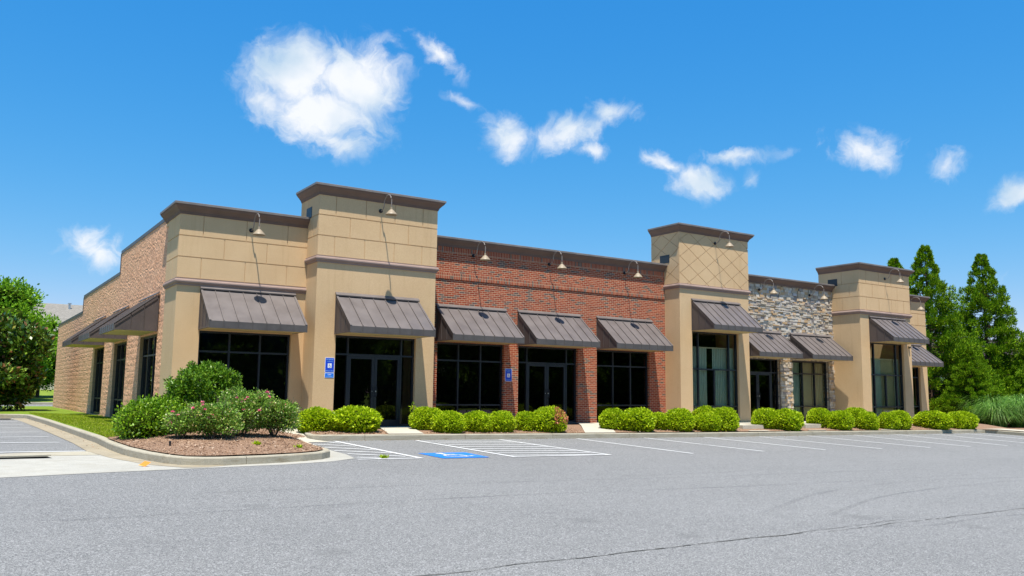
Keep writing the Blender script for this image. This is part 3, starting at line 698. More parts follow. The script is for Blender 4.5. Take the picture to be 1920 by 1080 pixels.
# glazing ---------------------------------------------------------------
def TF_front(y0): return lambda u, d, z: (u, y0+d, z)
def TF_side(x0): return lambda u, d, z: (x0+d, u, z)
FW = .052
def window(tf, u0, u1, z1, vert, hor, vsegs=(), glass='glass', blinds=None, name='window', label=None):
    mb = MB(tf); D0, D1 = .0, .11
    mb.box(u0, u0+FW, D0, D1, .0, z1); mb.box(u1-FW, u1, D0, D1, .0, z1); mb.box(u0+FW, u1-FW, D0, D1, z1-FW, z1); mb.box(u0+FW, u1-FW, D0, D1, 0, .09)
    for v in vert: mb.box(v-FW/2, v+FW/2, D0+.003, D1-.003, .09, z1-FW)
    for v, a, b, w in vsegs: mb.box(v-w/2, v+w/2, D0+.002, D1-.002, a, b)
    xs = [u0+FW]+[x for v in sorted(vert) for x in (v-FW/2, v+FW/2)]+[u1-FW]
    for h in hor:
        for a, b in zip(xs[::2], xs[1::2]): mb.box(a, b, D0+.006, D1-.006, h-FW/2, h+FW/2)
    w = mb.build(name, M['frame'], BT)
    if label: tag(w, label)
    mb = MB(tf); mb.add([(u0+.02, .06, .05), (u1-.02, .06, .05), (u1-.02, .06, z1-.02), (u0+.02, .06, z1-.02)], [(0, 1, 2, 3)]); p = mb.build('pane', M[glass], w, fixn=False)
    if tf(0, 1, 0)[0] != tf(0, 0, 0)[0]: p.data.flip_normals()
    if blinds:
        for (a, b, z0, zt, mat, fold) in blinds:
            mb = MB(tf); x = a
            while x < b:
                s = fold; mb.add([(x, .20, z0), (x+s, .20+s*.45, z0), (x+s, .20+s*.45, zt), (x, .20, zt)], [(0, 1, 2, 3)]); mb.add([(x+s, .20+s*.45, z0), (x+s*1.02, .20, z0), (x+s*1.02, .20, zt), (x+s, .20+s*.45, zt)], [(0, 1, 2, 3)]); x += s*1.02
            mb.build('blind', M[mat], w, fixn=False)
        if label != 'norail':
            mb = MB(tf); mb.box(u0+.05, u1-.05, .18, .24, blinds[0][3], blinds[0][3]+.05); mb.build('blind_rail', M['cream'], w)
    return w
def third(a, b): return [a+(b-a)/3, a+2*(b-a)/3]
def entrance(tf, u0, u1, z1, hdr=2.14):
    d0, d1 = u0+.47, u1-.47; m = (d0+d1)/2
    w = window(tf, u0, u1, z1, [d0-FW/2, d1+FW/2], [hdr+.03], name='shopfront')
    mb = MB(tf)
    for s, a, b in ((-1, d0, m-.004), (1, m+.004, d1)):
        mb = MB(tf); mb.box(a, a+.085, .012, .055, .005, hdr); mb.box(b-.085, b, .012, .055, .005, hdr); mb.box(a+.085, b-.085, .014, .053, hdr-.09, hdr); mb.box(a+.085, b-.085, .014, .053, .005, .22)
        dr = mb.build('door', M['frame'], BT)
        hx = b-.06 if s < 0 else a+.06; q = -s
        mb = MB(tf); mb.tube([(hx, .01, .92), (hx+.0*q, -.06, .93), (hx, -.06, 1.22), (hx, .01, 1.23)], .012, 6); mb.build('handle', M['plate'], dr)
        mb = MB(tf); mb.box(hx-.02, hx+.02, -.002, .012, 1.06, 1.10) if s > 0 else mb.box(hx-.012, hx+.012, -.002, .012, 1.07, 1.09); mb.build('lock', M['steel'], dr)
    return w
window(TF_front(.10), .68, 3.33, 2.73, third(.68, 3.33), [2.15, .66])
entrance(TF_front(YT2+.10), X1+.655, X2-.645, 2.73)
window(TF_front(YB+.10), 8.42, 11.07, 2.75, third(8.42, 11.07), [2.15, .66])
entrance(TF_front(YB+.10), 11.685, 14.34, 2.75)
window(TF_front(YB+.10), 15.25, 17.90, 2.75, third(15.25, 17.90), [2.15, .66])
a, b = X3+.655, X4-.645
bl = [(a+.06, a+.50, .1, 2.98, 'blinds', .1), (a+.55, a+1.10, .1, 2.98, 'blinds', .09), (a+1.42, b-.46, .1, 2.98, 'blinds', .1), (b-.40, b-.06, .1, 2.98, 'blinds', .1)]
window(TF_front(YT3+.10), a, b, 3.62, [a+.44, b-.47], [2.12, .65], [((a+b)/2, .65, 2.12, .06)], 'glass2', bl)
entrance(TF_front(YS+.16), 22.98, 25.63, 2.7, 2.08)
a, b = 26.46, 29.05
window(TF_front(YS+.16), a, b, 2.68, third(a, b), [2.11, .64], (), 'glass2', [(a+.05, a+.85, .1, 2.62, 'blinds', .09), (a+.95, a+1.7, .1, 2.62, 'cream', .06), (a+1.78, b-.06, .1, 2.62, 'cream', .11)], label='norail')
bpy.data.objects[-1] if False else None
a, b = X5+.655, X6-.645
window(TF_front(YT4+.10), a, b, 3.60, [a+.44, b-.47], [2.12, .65], [((a+b)/2, .65, 2.12, .06)], 'glass2', [(a+.5, a+1.12, .1, 2.84, 'blinds', .1), (a+1.2, b-.5, .1, 2.84, 'cream', .07), (b-.4, b-.06, .1, 2.84, 'blinds', .1)])
window(TF_front(YE+.10), 33.78, 36.43, 2.64, third(33.78, 36.43), [2.12, .65])
for i, (a, b) in enumerate(SO): window(TF_side(.13), a, b, 2.73, third(a, b), [2.12, .66])
for o in BT.children:
    if o.get('label') == 'norail': del o['label']

# awnings ---------------------------------------------------------------
def awning(tf, u0, u1, zt=4.0, z0=2.75, D=1.2, nrib=6):
    fh = .18; zs_, ze = zt-.10, z0+fh; d_s = .03
    mb = MB(tf); sl = lambda d: zs_+(ze-zs_)*(d-d_s)/(D-d_s)
    mb.add([(u0, d_s, zs_), (u1, d_s, zs_), (u1, D, ze), (u0, D, ze), (u0, d_s, zs_-.03), (u1, d_s, zs_-.03), (u1, D, ze-.03), (u0, D, ze-.03)], [(0, 1, 2, 3), (4, 7, 6, 5), (0, 3, 7, 4), (1, 5, 6, 2), (0, 4, 5, 1), (3, 2, 6, 7)])
    mb.prism([(u0-.01, 0, zt+.01), (u0-.01, 0, zt-.05), (u0-.01, .10, zt-.105), (u0-.01, .105, zt-.075)], (u1-u0+.02, 0, 0))                     # wall flashing
    rw = .009; xs = [u0+(u1-u0)*i/(nrib+1) for i in range(nrib+2)]
    for i, x in enumerate(xs):
        end = i in (0, len(xs)-1); w = .028 if end else rw; hh = .028 if end else .034
        xa, xb = (x-.004, x+2*w) if i == 0 else ((x-2*w, x+.004) if i == len(xs)-1 else (x-w, x+w)); dd = .085
        mb.add([(xa, dd, sl(dd)+.001), (xb, dd, sl(dd)+.001), (xb, D+.004, ze+.001), (xa, D+.004, ze+.001), (xa, dd, sl(dd)+hh), (xb, dd, sl(dd)+hh), (xb, D+.012, ze+hh), (xa, D+.012, ze+hh)], [(0, 3, 2, 1), (4, 5, 6, 7), (0, 1, 5, 4), (1, 2, 6, 5), (2, 3, 7, 6), (3, 0, 4, 7)])
    A = mb.build('awning', M['awning'], BT)
    mb = MB(tf); mb.box(u0, u1, D-.03, D+.002, z0, ze+.004)
    for i, x in enumerate(xs): mb.box(max(u0-.003, x-rw), min(u1+.003, x+rw), D+.002, D+.014, z0+.02, ze+.02)
    mb.box(u0-.004, u1+.004, D-.035, D+.016, z0-.012, z0+.014); mb.build('fascia', M['awning_fascia'], A)
    mb = MB(tf); mb.box(u0+.03, u1-.03, .005, D-.035, z0+.004, z0+.02); mb.build('soffit', M['soffit'], A)
    for x, s in ((u0, 1), (u1, -1)):
        mb = MB(tf); th = .02*s
        mb.prism([(x+th, 0, z0), (x+th, D-.02, z0), (x+th, D-.02, ze-.02), (x+th, .0, zs_)], (th, 0, 0))
        for q in (.33, .63): mb.box(min(x, x+th), max(x, x+th), D*q-.008, D*q+.008, z0+.04, sl(D*q)-.02)
        mb.box(min(x, x+th), max(x, x+th), 0, D-.03, z0, z0+.045); mb.box(min(x, x+th), max(x, x+th), 0.001, .035, z0+.045, zs_-.03)
        mb.prism([(x, .01, zs_-.001), (x, D-.03, ze+.02), (x, D-.03, ze-.07), (x, .01, zs_-.10)], (th, 0, 0))
        mb.build('side_panel', M['awning_dark'], A)
    return A
TFa = lambda yw: (lambda u, d, z: (u, yw-d, z)); TFs = lambda xw: (lambda u, d, z: (xw-d, u, z))
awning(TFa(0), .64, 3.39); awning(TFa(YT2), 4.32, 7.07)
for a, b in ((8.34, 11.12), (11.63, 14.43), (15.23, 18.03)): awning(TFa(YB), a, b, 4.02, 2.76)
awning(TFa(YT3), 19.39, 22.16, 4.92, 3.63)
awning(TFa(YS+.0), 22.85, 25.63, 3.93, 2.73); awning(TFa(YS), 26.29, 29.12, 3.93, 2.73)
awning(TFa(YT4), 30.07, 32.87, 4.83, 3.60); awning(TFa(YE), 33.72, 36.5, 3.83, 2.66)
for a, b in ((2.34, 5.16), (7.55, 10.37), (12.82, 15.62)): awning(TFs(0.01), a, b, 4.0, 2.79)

# wall lamps --------------------------------------------------------------
def make_lamp():
    t = empty('gooseneck_lamp')
    mb = MB(); mb.tube([(0, .0, 0), (0, -.03, 0)], .062, 14); mb.tube([(0, -.03, 0), (0, -.055, 0)], .035, 10); mb.build('wall_plate', M['plate'], t)
    pts = [(0, -.05, 0), (0, -.13, .005), (0, -.20, .035), (0, -.245, .09), (0, -.26, .16)]
    pts += [(0, -.525+.265*math.cos(R(a)), .16+.25*math.sin(R(a))) for a in range(0, 181, 15)][1:]; pts += [(0, -.79, .02), (0, -.79, -.03)]
    mb = MB(); mb.tube(pts, .016, 8); mb.build('arm', M['lamparm'], t, smooth=True)
    mb = MB(); mb.lathe((0, -.79, 0), [(r_*1.12, z_*1.08) for r_, z_ in [(.02, -.01), (.03, -.012), (.03, -.028), (.024, -.035), (.034, -.045), (.036, -.065), (.03, -.075), (.045, -.09), (.075, -.115), (.09, -.145), (.098, -.15), (.125, -.175), (.158, -.225), (.162, -.235), (.155, -.235), (.12, -.18), (.07, -.13), (.02, -.11)]], 24)
    mb.build('lamp_shade', M['lampshade'], t, smooth=True)
    return t
L0 = make_lamp(); first = True
for x, y, z, lab in ((1.985, 0, 5.74, 'beige gooseneck lamp on the left end stucco wall, just left of the first tower'),
                     (5.68, YT2, 6.64, 'beige gooseneck lamp high on the first stucco tower, left of the brick wall'),
                     (9.75, YB, 5.79, 'left of the three beige gooseneck lamps on the brick wall'),
                     (12.99, YB, 5.79, 'middle one of the three beige gooseneck lamps on the brick wall'),
                     (16.62, YB, 5.785, 'right of the three beige gooseneck lamps on the brick wall'),
                     (20.77, YT3, 7.29, 'beige gooseneck lamp on the diamond scored middle tower'),
                     (24.31, YS, 5.715, 'left of the two beige gooseneck lamps on the ledger stone wall'),
                     (27.74, YS, 5.72, 'right of the two beige gooseneck lamps on the ledger stone wall'),
                     (31.40, YT4, 6.637, 'beige gooseneck lamp high on the far stucco tower, beyond the stone wall'),
                     (35.4, YE, 5.72, 'beige gooseneck lamp on the low far right end wall, by the cedars')):
    o = L0 if first else copy_tree(L0); first = False; o.location = (x, y-.014, z); tag(o, lab, 'wall lamp', 'gooseneck lamps along the shop fronts')
# security dome
t = empty('security_camera', (33.13, YT4, 3.50)); tag(t, 'small pale dome camera under the awning of the far stucco tower', 'camera')
mb = MB(); mb.lathe((0, -.06, 0), [(0, .05), (.07, .05), (.075, .0), (.07, -.02)], 16); mb.box(-.05, .05, -.03, 0, -.02, .05); mb.build('housing', M['lampshade'], t, smooth=False)
mb = MB(); mb.lathe((0, -.06, 0), [(.06, -.02), (.055, -.05), (.035, -.075), (0, -.085)], 16); mb.build('dome', M['frame'], t, smooth=True)

# signs -----------------------------------------------------------------
def rrect(w, h, r, n=5):
    P = []
    for cx, cz, a0 in ((w/2-r, h/2-r, 0), (-w/2+r, h/2-r, 90), (-w/2+r, -h/2+r, 180), (w/2-r, -h/2+r, 270)):
        P += [(cx+r*math.cos(R(a0+90*k/n)), cz+r*math.sin(R(a0+90*k/n))) for k in range(n+1)]
    return P
def text(s, size, x, z, y, mat, parent, width=None):
    cu = bpy.data.curves.new('lettering', 'FONT'); cu.body = s; cu.size = size; cu.align_x = 'CENTER'; cu.align_y = 'CENTER'; cu.offset = size*.018
    o = bpy.data.objects.new('tmp', cu); COL.objects.link(o); bpy.context.view_layer.update()
    me = bpy.data.meshes.new_from_object(o.evaluated_get(bpy.context.evaluated_depsgraph_get())); bpy.data.objects.remove(o)
    xs = [v.co.x for v in me.vertices]; k = (width/(max(xs)-min(xs))) if width else 1
    for v in me.vertices: v.co = Vector((x+v.co.x*k, y, z+v.co.y))
    me.materials.clear(); me.materials.append(mat); ob = bpy.data.objects.new('lettering', me); COL.objects.link(ob); ob.parent = parent; return ob
def sign(x, y, z, lab, van):
    t = empty('accessible_parking_sign', (x, y, z)); tag(t, lab, 'sign')
    w, h = .29, .445; mb = MB(); mb.prism([(a, -.002, b) for a, b in rrect(w, h, .025)], (0, -.006, 0)); p = mb.build('sign_plate', M['white'], t)
    mb = MB(); mb.prism([(a, -.008, b) for a, b in rrect(w-.022, h-.022, .018)], (0, -.002, 0)); mb.build('blue_field', M['signblue'], p)
    mb = MB(); mb.prism([(a, -.010, b-.015) for a, b in rrect(.12, .13, .01)], (0, -.0015, 0)); mb.build('symbol_panel', M['white'], p)
    mb = MB(); isa_mesh(mb, lambda a, b: (a*.115, -.0125, b*.12-.02), 1.); mb.build('wheelchair_figure', M['signblue'], p, fixn=False)
    text('PERMIT PARKING ONLY', .036, 0, h/2-.055, -.0125, M['signtext'], p, .235); text('TOW AWAY ZONE', .03, 0, h/2-.115, -.0125, M['signtext'], p, .17); text('PARKING BY PERMIT', .033, 0, -h/2+.05, -.0125, M['signtext'], p, .24)
    if van:
        mb = MB(); mb.prism([(a, -.002, b-.30) for a, b in rrect(w, .15, .025)], (0, -.006, 0)); q = mb.build('lower_plate', M['white'], t)
        mb = MB(); mb.prism([(a, -.008, b-.30) for a, b in rrect(w-.02, .13, .018)], (0, -.002, 0)); mb.build('blue_field', M['signblue2'], q)
        text('VAN', .05, 0, -.28, -.0125, M['white'], q); text('ACCESSIBLE', .03, 0, -.33, -.0125, M['signtext'], q, .19)
    return t
sign(4.215, YT2, 1.83, 'blue wheelchair parking sign with a lighter blue plate beneath, on the stucco tower', True)
sign(11.275, YB, 1.705, 'single blue wheelchair parking sign on the brick pier', False)

# ------------------------------------------------------------------ vegetation
def leafquads(C, D, Lh, W, rng=RNG, tilt=.35):
    """C centres, D directions (n,3); returns quad vertex array (n*4,3)"""
    n = len(C); D = D/np.maximum(np.linalg.norm(D, axis=1, keepdims=True), 1e-6)
    r = rng.normal(size=(n, 3)); S = np.cross(D, r); S /= np.maximum(np.linalg.norm(S, axis=1, keepdims=True), 1e-6)
    Lh = np.broadcast_to(np.asarray(Lh, float).reshape(-1, 1), (n, 1)); W = np.broadcast_to(np.asarray(W, float).reshape(-1, 1), (n, 1))
    V = np.empty((n, 4, 3)); V[:, 0] = C; V[:, 1] = C+D*Lh*.5+S*W*.5; V[:, 2] = C+D*Lh; V[:, 3] = C+D*Lh*.5-S*W*.5
    return V.reshape(-1, 3)
def quadmesh(name, V, mats, extra=None, mi=None):
    """V (n*4,3) quads; extra MB appended"""
    n = len(V)//4; vs = V; nf = n
    ev = np.array(extra.v) if extra and extra.v else np.zeros((0, 3)); ef = extra.f if extra else []
    me = bpy.data.meshes.new(name); allv = np.concatenate([vs, ev]) if len(ev) else vs
    me.vertices.add(len(allv)); me.vertices.foreach_set('co', allv.astype(np.float32).ravel())
    loops = list(range(n*4)); starts = list(range(0, n*4, 4)); tot = [4]*n
    for f in ef: starts.append(len(loops)); tot.append(len(f)); loops += [i+n*4 for i in f]
    me.loops.add(len(loops)); me.loops.foreach_set('vertex_index', loops)
    me.polygons.add(len(starts)); me.polygons.foreach_set('loop_start', starts); me.polygons.foreach_set('loop_total', tot)
    for m in mats: me.materials.append(m)
    idx = list(mi) if mi is not None else [0]*n
    me.polygons.foreach_set('material_index', idx + [(extra.m[k] if extra else 0)+1 for k in range(len(ef))])
    me.update(calc_edges=True); me.validate(); return me
def link(name, me, parent=None, loc=None):
    o = bpy.data.objects.new(name, me); COL.objects.link(o)
    if parent: o.parent = parent
    if loc: o.location = loc
    return o
def blob(mb, c, r, seed, sub=2, amp=.12, mi=0):
    bm = bmesh.new(); bmesh.ops.create_icosphere(bm, subdivisions=sub, radius=1)
    vs = []
    for v in bm.verts:
        k = 1+amp*2*noise.noise(v.co*1.7+Vector((seed, seed*2, 0)))
        vs.append((c[0]+v.co.x*r[0]*k, c[1]+v.co.y*r[1]*k, c[2]+v.co.z*r[2]*k))
    fs = [tuple(v.index for v in f.verts) for f in bm.faces]; bm.free(); mb.add(vs, fs, mi)
def dome_leaves(n, seed, amp=.12, lo=-.55, size=.06, depth=.16, outw=1.1):
    """leaf quads over a lumpy unit dome (radius 1 horizontally, height 1 from z=0)"""
    rng = np.random.default_rng(seed); P = rng.normal(size=(n, 3)); P /= np.linalg.norm(P, axis=1, keepdims=True)
    P = P[P[:, 2] > lo]; k = np.array([1+amp*2*noise.noise(Vector(p)*1.9+Vector((seed, 0, seed)))+amp*.8*noise.noise(Vector(p)*5+Vector((seed, 3, 0))) for p in P])[:, None]
    e = np.sign(P)*np.abs(P)**.93; r = k*(1-depth*rng.random((len(P), 1))**1.6)
    C = e*r*np.array([1, 1, .58])+np.array([0, 0, .42]); D = P*outw+rng.normal(size=P.shape)*.75+np.array([0, 0, .25])
    return C, D
def shrub_mesh(seed, rx, h, red=False):
    C, D = dome_leaves(5600, seed, .075, -.8, .06, .18); C = C*np.array([rx, rx, h])
    n = len(C); V = leafquads(C, D, RNG.uniform(.055, .095, n), RNG.uniform(.03, .048, n))
    core = MB(); blob(core, (0, 0, .42*h), (rx*.84, rx*.84, h*.47), seed, 3, .1)
    mi = [2 if (red and c[0]*.6-c[1]*.5 > rx*.28 and c[2] > .35*h and random.random() < .75) else 0 for c in C]
    return quadmesh('shrub_foliage', V, [M['shrub'], M['shrubcore'], M['redleaf']], core, mi)
SV = [shrub_mesh(s, .5, .7) for s in (3, 9, 17, 29)]; SR = shrub_mesh(41, .58, .72, True)
SH = [(3.34, -2.4, .5, .64), (4.31, -2.75, .65, .70), (6.87, -2.1, .47, .66), (6.98, -3.2, .48, .6), (8.05, -3.0, .45, .59), (8.84, -3.1, .42, .61), (10.0, -2.8, .40, .58), (10.62, -3.1, .56, .72), (13.65, -2.6, .46, .68), (14.3, -3.1, .58, .75), (15.64, -2.7, .44, .57), (16.2, -3.1, .50, .74), (18.32, -2.3, .45, .77), (17.35, -3.25, .52, .62), (18.3, -3.2, .50, .80), (21.19, -2.7, .53, .74), (21.7, -3.25, .58, .77), (24.55, -2.6, .5, .76), (24.9, -3.25, .53, .72), (26.6, -2.8, .56, .80), (26.6, -3.35, .46, .70), (28.1, -3.35, .42, .68), (28.9, -3.3, .52, .75), (31.5, -3.3, .80, .74), (33.3, -3.3, .48, .70), (33.9, -3.4, .52, .76)]
SL = ['rounded lime green shrub furthest left in the front bed, beside the ramp', 'broad lime green shrub left of the path to the first door', 'rounded shrub behind, right of the first door path and beside the sapling', 'low rounded shrub at the kerb, right of the first door path',
      'small rounded shrub under the left part of the left brick wall window', 'small rounded shrub under the right part of the left brick wall window', 'small rounded shrub below the blue sign on the brick pier', 'rounded shrub with reddish new leaves on its right side, before the brick doorway',
      'rounded shrub at the right edge of the path to the brick doorway', 'large shrub under the right brick wall window', 'small low shrub before the right end of the brick wall', 'rounded shrub at the foot of the corner between brick and diamond tower',
      'shrub set back against the window of the diamond tower', 'low shrub at the kerb under the diamond tower window', 'tall rounded shrub left of the steps by the diamond tower', 'shrub right of the steps by the diamond tower, left one of the pair',
      'large shrub hanging over the kerb between the two flights of steps', 'rounded shrub right of the second step, below the stone wall window', 'shrub at the kerb below the right end of the stone wall', 'shrub set back against the shaded side of the far tower', 'shrub at the kerb before the shaded side of the far tower',
      'small shrub below the left of the far tower window', 'shrub below the right of the far tower window', 'widest long shrub before the far right end wall', 'small shrub, second from the right end of the front bed', 'last rounded shrub at the right end of the front bed']
for i, (x, y, r, h) in enumerate(SH):
    me = SR if i == 7 else SV[i % 4]; o = link('rounded_shrub', me, loc=(x, y, bedz(x, y)+.0))
    o.scale = (r/(.58 if i == 7 else .5), r/(.58 if i == 7 else .5)*(.95 if i != 23 else .7), h/.72*1.0); o.rotation_euler.z = 0 if i == 7 else i*1.3
    tag(o, SL[i], 'shrub', 'clipped shrubs along the front kerb')
def leafy(name, lumps, n, lf, wf, mats, seed, core=.72, loc=(0, 0, 0), stems=None, sticks=0, spread=.75):
    """lumps: (x, y, z, rx, ry, rz); leaves fill the outer shells"""
    rng = np.random.default_rng(seed); Cs, Ds = [], []; vol = [l[3]*l[4]+l[3]*l[5] for l in lumps]; tot = sum(vol); ex = MB()
    for l, v in zip(lumps, vol):
        k = int(n*v/tot); P = rng.normal(size=(k, 3)); P /= np.linalg.norm(P, axis=1, keepdims=True)
        rr = 1-.45*rng.random((k, 1))**2 + .10*rng.normal(size=(k, 1))
        Cs.append(P*rr*np.array(l[3:6])+np.array(l[:3])); Ds.append(P+rng.normal(size=(k, 3))*spread+np.array([0, 0, .35]))
        if core: blob(ex, l[:3], (l[3]*core, l[4]*core, l[5]*core), seed+l[0], 2, .15)
    C = np.concatenate(Cs); D = np.concatenate(Ds); n = len(C)
    if stems:
        for s in stems: ex.tube(s[0], s[1], 5, 1)
    V = leafquads(C, D, rng.uniform(lf*.7, lf*1.3, n), rng.uniform(wf*.7, wf*1.3, n), rng)
    return quadmesh(name, V, mats, ex)
# sapling beside the first door
t = empty('sapling', (6.62, -1.7, .0)); tag(t, 'thin upright sapling with bright leaves beside the first glass door', 'plant')
me = leafy('foliage', [(.0, 0, .3, .10, .10, .15), (-.02, 0, .55, .07, .07, .18), (.04, 0, .15, .1, .1, .1)], 160, .09, .04, [M['shrub'], M['shrubcore'], M['stem']], 5, 0); link('foliage', me, t)
mb = MB(); mb.tube([(0, 0, -.05), (.02, 0, .35), (-.02, 0, .7)], .008, 5); mb.build('stem', M['stem'], t)
# left island planting
hz0 = moundz(-1.2, -4.5)
lum = []
for i in range(9):
    k = i/8; lum.append((-1.68+1.75*k+random.uniform(-.05, .05), -5.25+2.2*k+random.uniform(-.08, .08), hz0+.26+.10*k, .50, .52, .44+.06*k))
me = leafy('hedge_foliage', lum, 36000, .065, .038, [M['hedge'], M['shrubcore'], M['stem']], 6, .80); o = link('hedge', me); tag(o, 'long glossy green hedge on the mulch island beside the side lawn', 'hedge')
t = empty('tall_shrub', (-.1, -4.1, moundz(-.1, -4.1))); tag(t, 'tall loose evergreen shrub rising behind the rose bushes', 'shrub')
lum = [(0, 0, .95, .62, .62, .45), (-.45, -.1, .85, .38, .4, .3), (.42, .05, .9, .42, .4, .32), (.15, 0, 1.28, .38, .4, .24), (-.2, 0, 1.22, .30, .3, .24), (0, 0, .5, .6, .6, .35), (.62, 0, 1.02, .2, .25, .16), (-.66, 0, .98, .16, .2, .14), (.05, 0, 1.45, .14, .14, .14), (-.3, .1, 1.4, .1, .1, .1), (.35, 0, 1.38, .12, .12, .1)]
rg_ = random.Random(4)
for k in range(34):
    a, q = rg_.uniform(0, 6.28), rg_.uniform(.25, .88); zz = 1.42-.55*q*q+rg_.uniform(-.06, .12); lum.append((math.cos(a)*q, math.sin(a)*q*.8, zz, .075, .075, .13))
stems = [([(0, 0, -.1), (random.uniform(-.1, .1), 0, .4), (a, b, 1.1)], [.03, .022, .008]) for a, b in ((.4, .1), (-.4, 0), (.1, .2), (0, -.2), (.6, 0), (-.6, 0), (.2, -.3))]
me = leafy('foliage', lum, 16000, .075, .036, [M['holly'], M['shrubcore'], M['stem']], 8, .35); link('foliage', me, t)
mb = MB()
for s in stems: mb.tube(s[0], s[1], 5)
mb.build('stems', M['stem'], t)
RB = [(-1.0, -6.05, .42, .56, 'smallest pink rose bush at the left of the row on the mulch island'), (-.42, -6.25, .62, .82, 'pink rose bush second from the left on the mulch island'), (.34, -5.85, .72, 1.0, 'tallest pink rose bush in the middle of the mulch island'), (1.15, -5.5, .62, .84, 'pink rose bush at the right end of the mulch island, next to the ramp')]
for i, (x, y, r, h, lab) in enumerate(RB):
    z = moundz(x, y); t = empty('rose_bush', (x, y, z)); tag(t, lab, 'rose bush', 'rose bushes on the mulch island')
    rg = random.Random(i); lum = [(rg.uniform(-.5, .5)*r, rg.uniform(-.5, .5)*r, h*rg.uniform(.30, .80), r*rg.uniform(.35, .6), r*rg.uniform(.35, .6), h*rg.uniform(.16, .28)) for k in range(12)]+[(0, 0, h*.5, r*.8, r*.8, h*.33)]
    me = leafy('foliage', lum, int(9000*r/.5), .048, .028, [M['rose'], M['shrubcore'], M['stem']], 20+i, .3); link('foliage', me, t)
    mb = MB()
    for k in range(16):
        a = rg.uniform(0, 6.28); q = rg.uniform(.4, .95)
        mb.tube([(0, 0, -.1), (math.cos(a)*r*q*.4, math.sin(a)*r*q*.4, h*.3), (math.cos(a)*r*q, math.sin(a)*r*q, h*rg.uniform(.7, 1.06))], [.012, .008, .003], 5)
    mb.build('stems', M['stem'], t)
    for k in range((6, 10, 12, 10)[i]):
        a = rg.uniform(-2.9, -.2); q = rg.uniform(.3, .95); hh = h*rg.uniform(.5, 1.0); c = np.array([math.cos(a)*r*q, math.sin(a)*r*q*1.0, hh])
        n = 16; P = np.random.default_rng(k+i*9).normal(size=(n, 3)); P[:, 2] = abs(P[:, 2]); V = leafquads(np.repeat(c[None], n, 0), P, .045, .04)
        link('blossom', quadmesh('blossom', V, [M['pink']]), t)
# magnolia, background and reflected trees
def broad_tree(n, H, Rr, seed, leaf, lf, wf, low=.25, lumps=30, core=.5, cols=None):
    rg = random.Random(seed); lum = []
    for k in range(lumps):
        a = rg.uniform(0, 6.28); u = rg.uniform(-1, 1); q = rg.uniform(.35, .8)*(1-.25*max(0, u)**2)
        cz = H*(low+(1-low)/2)+u*H*(1-low)/2*.78; w = math.sqrt(max(.05, 1-(u*.85)**2))
        lum.append((math.cos(a)*Rr*q*w, math.sin(a)*Rr*q*w, cz, Rr*rg.uniform(.22, .38), Rr*rg.uniform(.22, .38), H*(1-low)*rg.uniform(.09, .16)))
    me = leafy('crown', lum, n, lf, wf, [M[leaf], M['shrubcore'], M['bark']], seed, core)
    mb = MB(); mb.tube([(0, 0, -.3), (.03, 0, H*.3), (0, .05, H*.8)], [H*.022, H*.017, H*.006], 8)
    for l in lum[::3]: mb.tube([(0, 0, H*.3), (l[0]*.5, l[1]*.5, (H*.3+l[2])/2), (l[0], l[1], l[2])], [H*.010, H*.007, H*.003], 5)
    return me, mb
def plant_tree(name, me, mb, loc, label, cat='tree', group=None, s=1, rz=0):
    t = empty(name, loc); tag(t, label, cat, group); link('crown', me, t); mb.build('trunk', M['bark'], t); t.scale = (s, s, s); t.rotation_euler.z = rz; return t
me, mb = broad_tree(26000, 4.75, 2.5, 31, 'magnolia', .26, .13, .06, 46, .55)
plant_tree('magnolia_tree', me, mb, (-3.35, 22.0, -.04), 'dense dark magnolia with bronze leaf undersides at the left edge of the lawn')
me, mb = broad_tree(52000, 9.2, 5.4, 33, 'maple', .24, .14, .12, 66, .62)
plant_tree('leafy_tree', me, mb, (-3.2, 50.0, .1), 'large bright green tree behind the magnolia at the far left')
me, mb = broad_tree(20000, 7.0, 3.1, 37, 'maple', .22, .13, .06, 34, .6)
plant_tree('leafy_tree', me, mb, (1.2, 56.0, .2), 'smaller bright green tree between the large one and the side wall')
me, mb = broad_tree(15000, 11, 5.5, 39, 'maple', .34, .2, .08, 40, .6)
far0 = None
for i, (x, y, s) in enumerate(((-14, 74, .9), (-2, 84, .75), (9, 80, .8))):
    if far0 is None: far0 = plant_tree('leafy_tree', me, mb, (x, y, .8), 'distant green tree across the street', group='distant trees across the street', s=s); o = far0
    else: o = copy_tree(far0); o.location = (x, y, .8); o.scale = (s, s, s); o.rotation_euler.z = i*2.
for o, lb in zip([o for o in COL.objects if o.get('group') == 'distant trees across the street'], ('distant green tree across the street, leftmost of the far row', 'distant green tree across the street, middle of the far row', 'distant green tree across the street, nearest the house roof')): o['label'] = lb
me, mb = broad_tree(15000, 12, 6.4, 43, 'darktree', .45, .28, .0, 50, .8)
f0 = None
for i in range(38):
    x = -14+(i//2)*10.5+(i%2)*5+random.uniform(-1.5, 1.5); y = -64-7*(i%2)+random.uniform(-3, 3); s = random.uniform(.9, 1.25)
    if f0 is None: f0 = plant_tree('shade_tree', me, mb, (x, y, -1.3), 'leafy tree across the parking lot, mirrored in the dark shop windows', group='trees mirrored in the shop windows', s=s)
    else: o = copy_tree(f0); o.location = (x, y, -1.3); o.scale = (s, s, s); o.rotation_euler.z = i*1.7
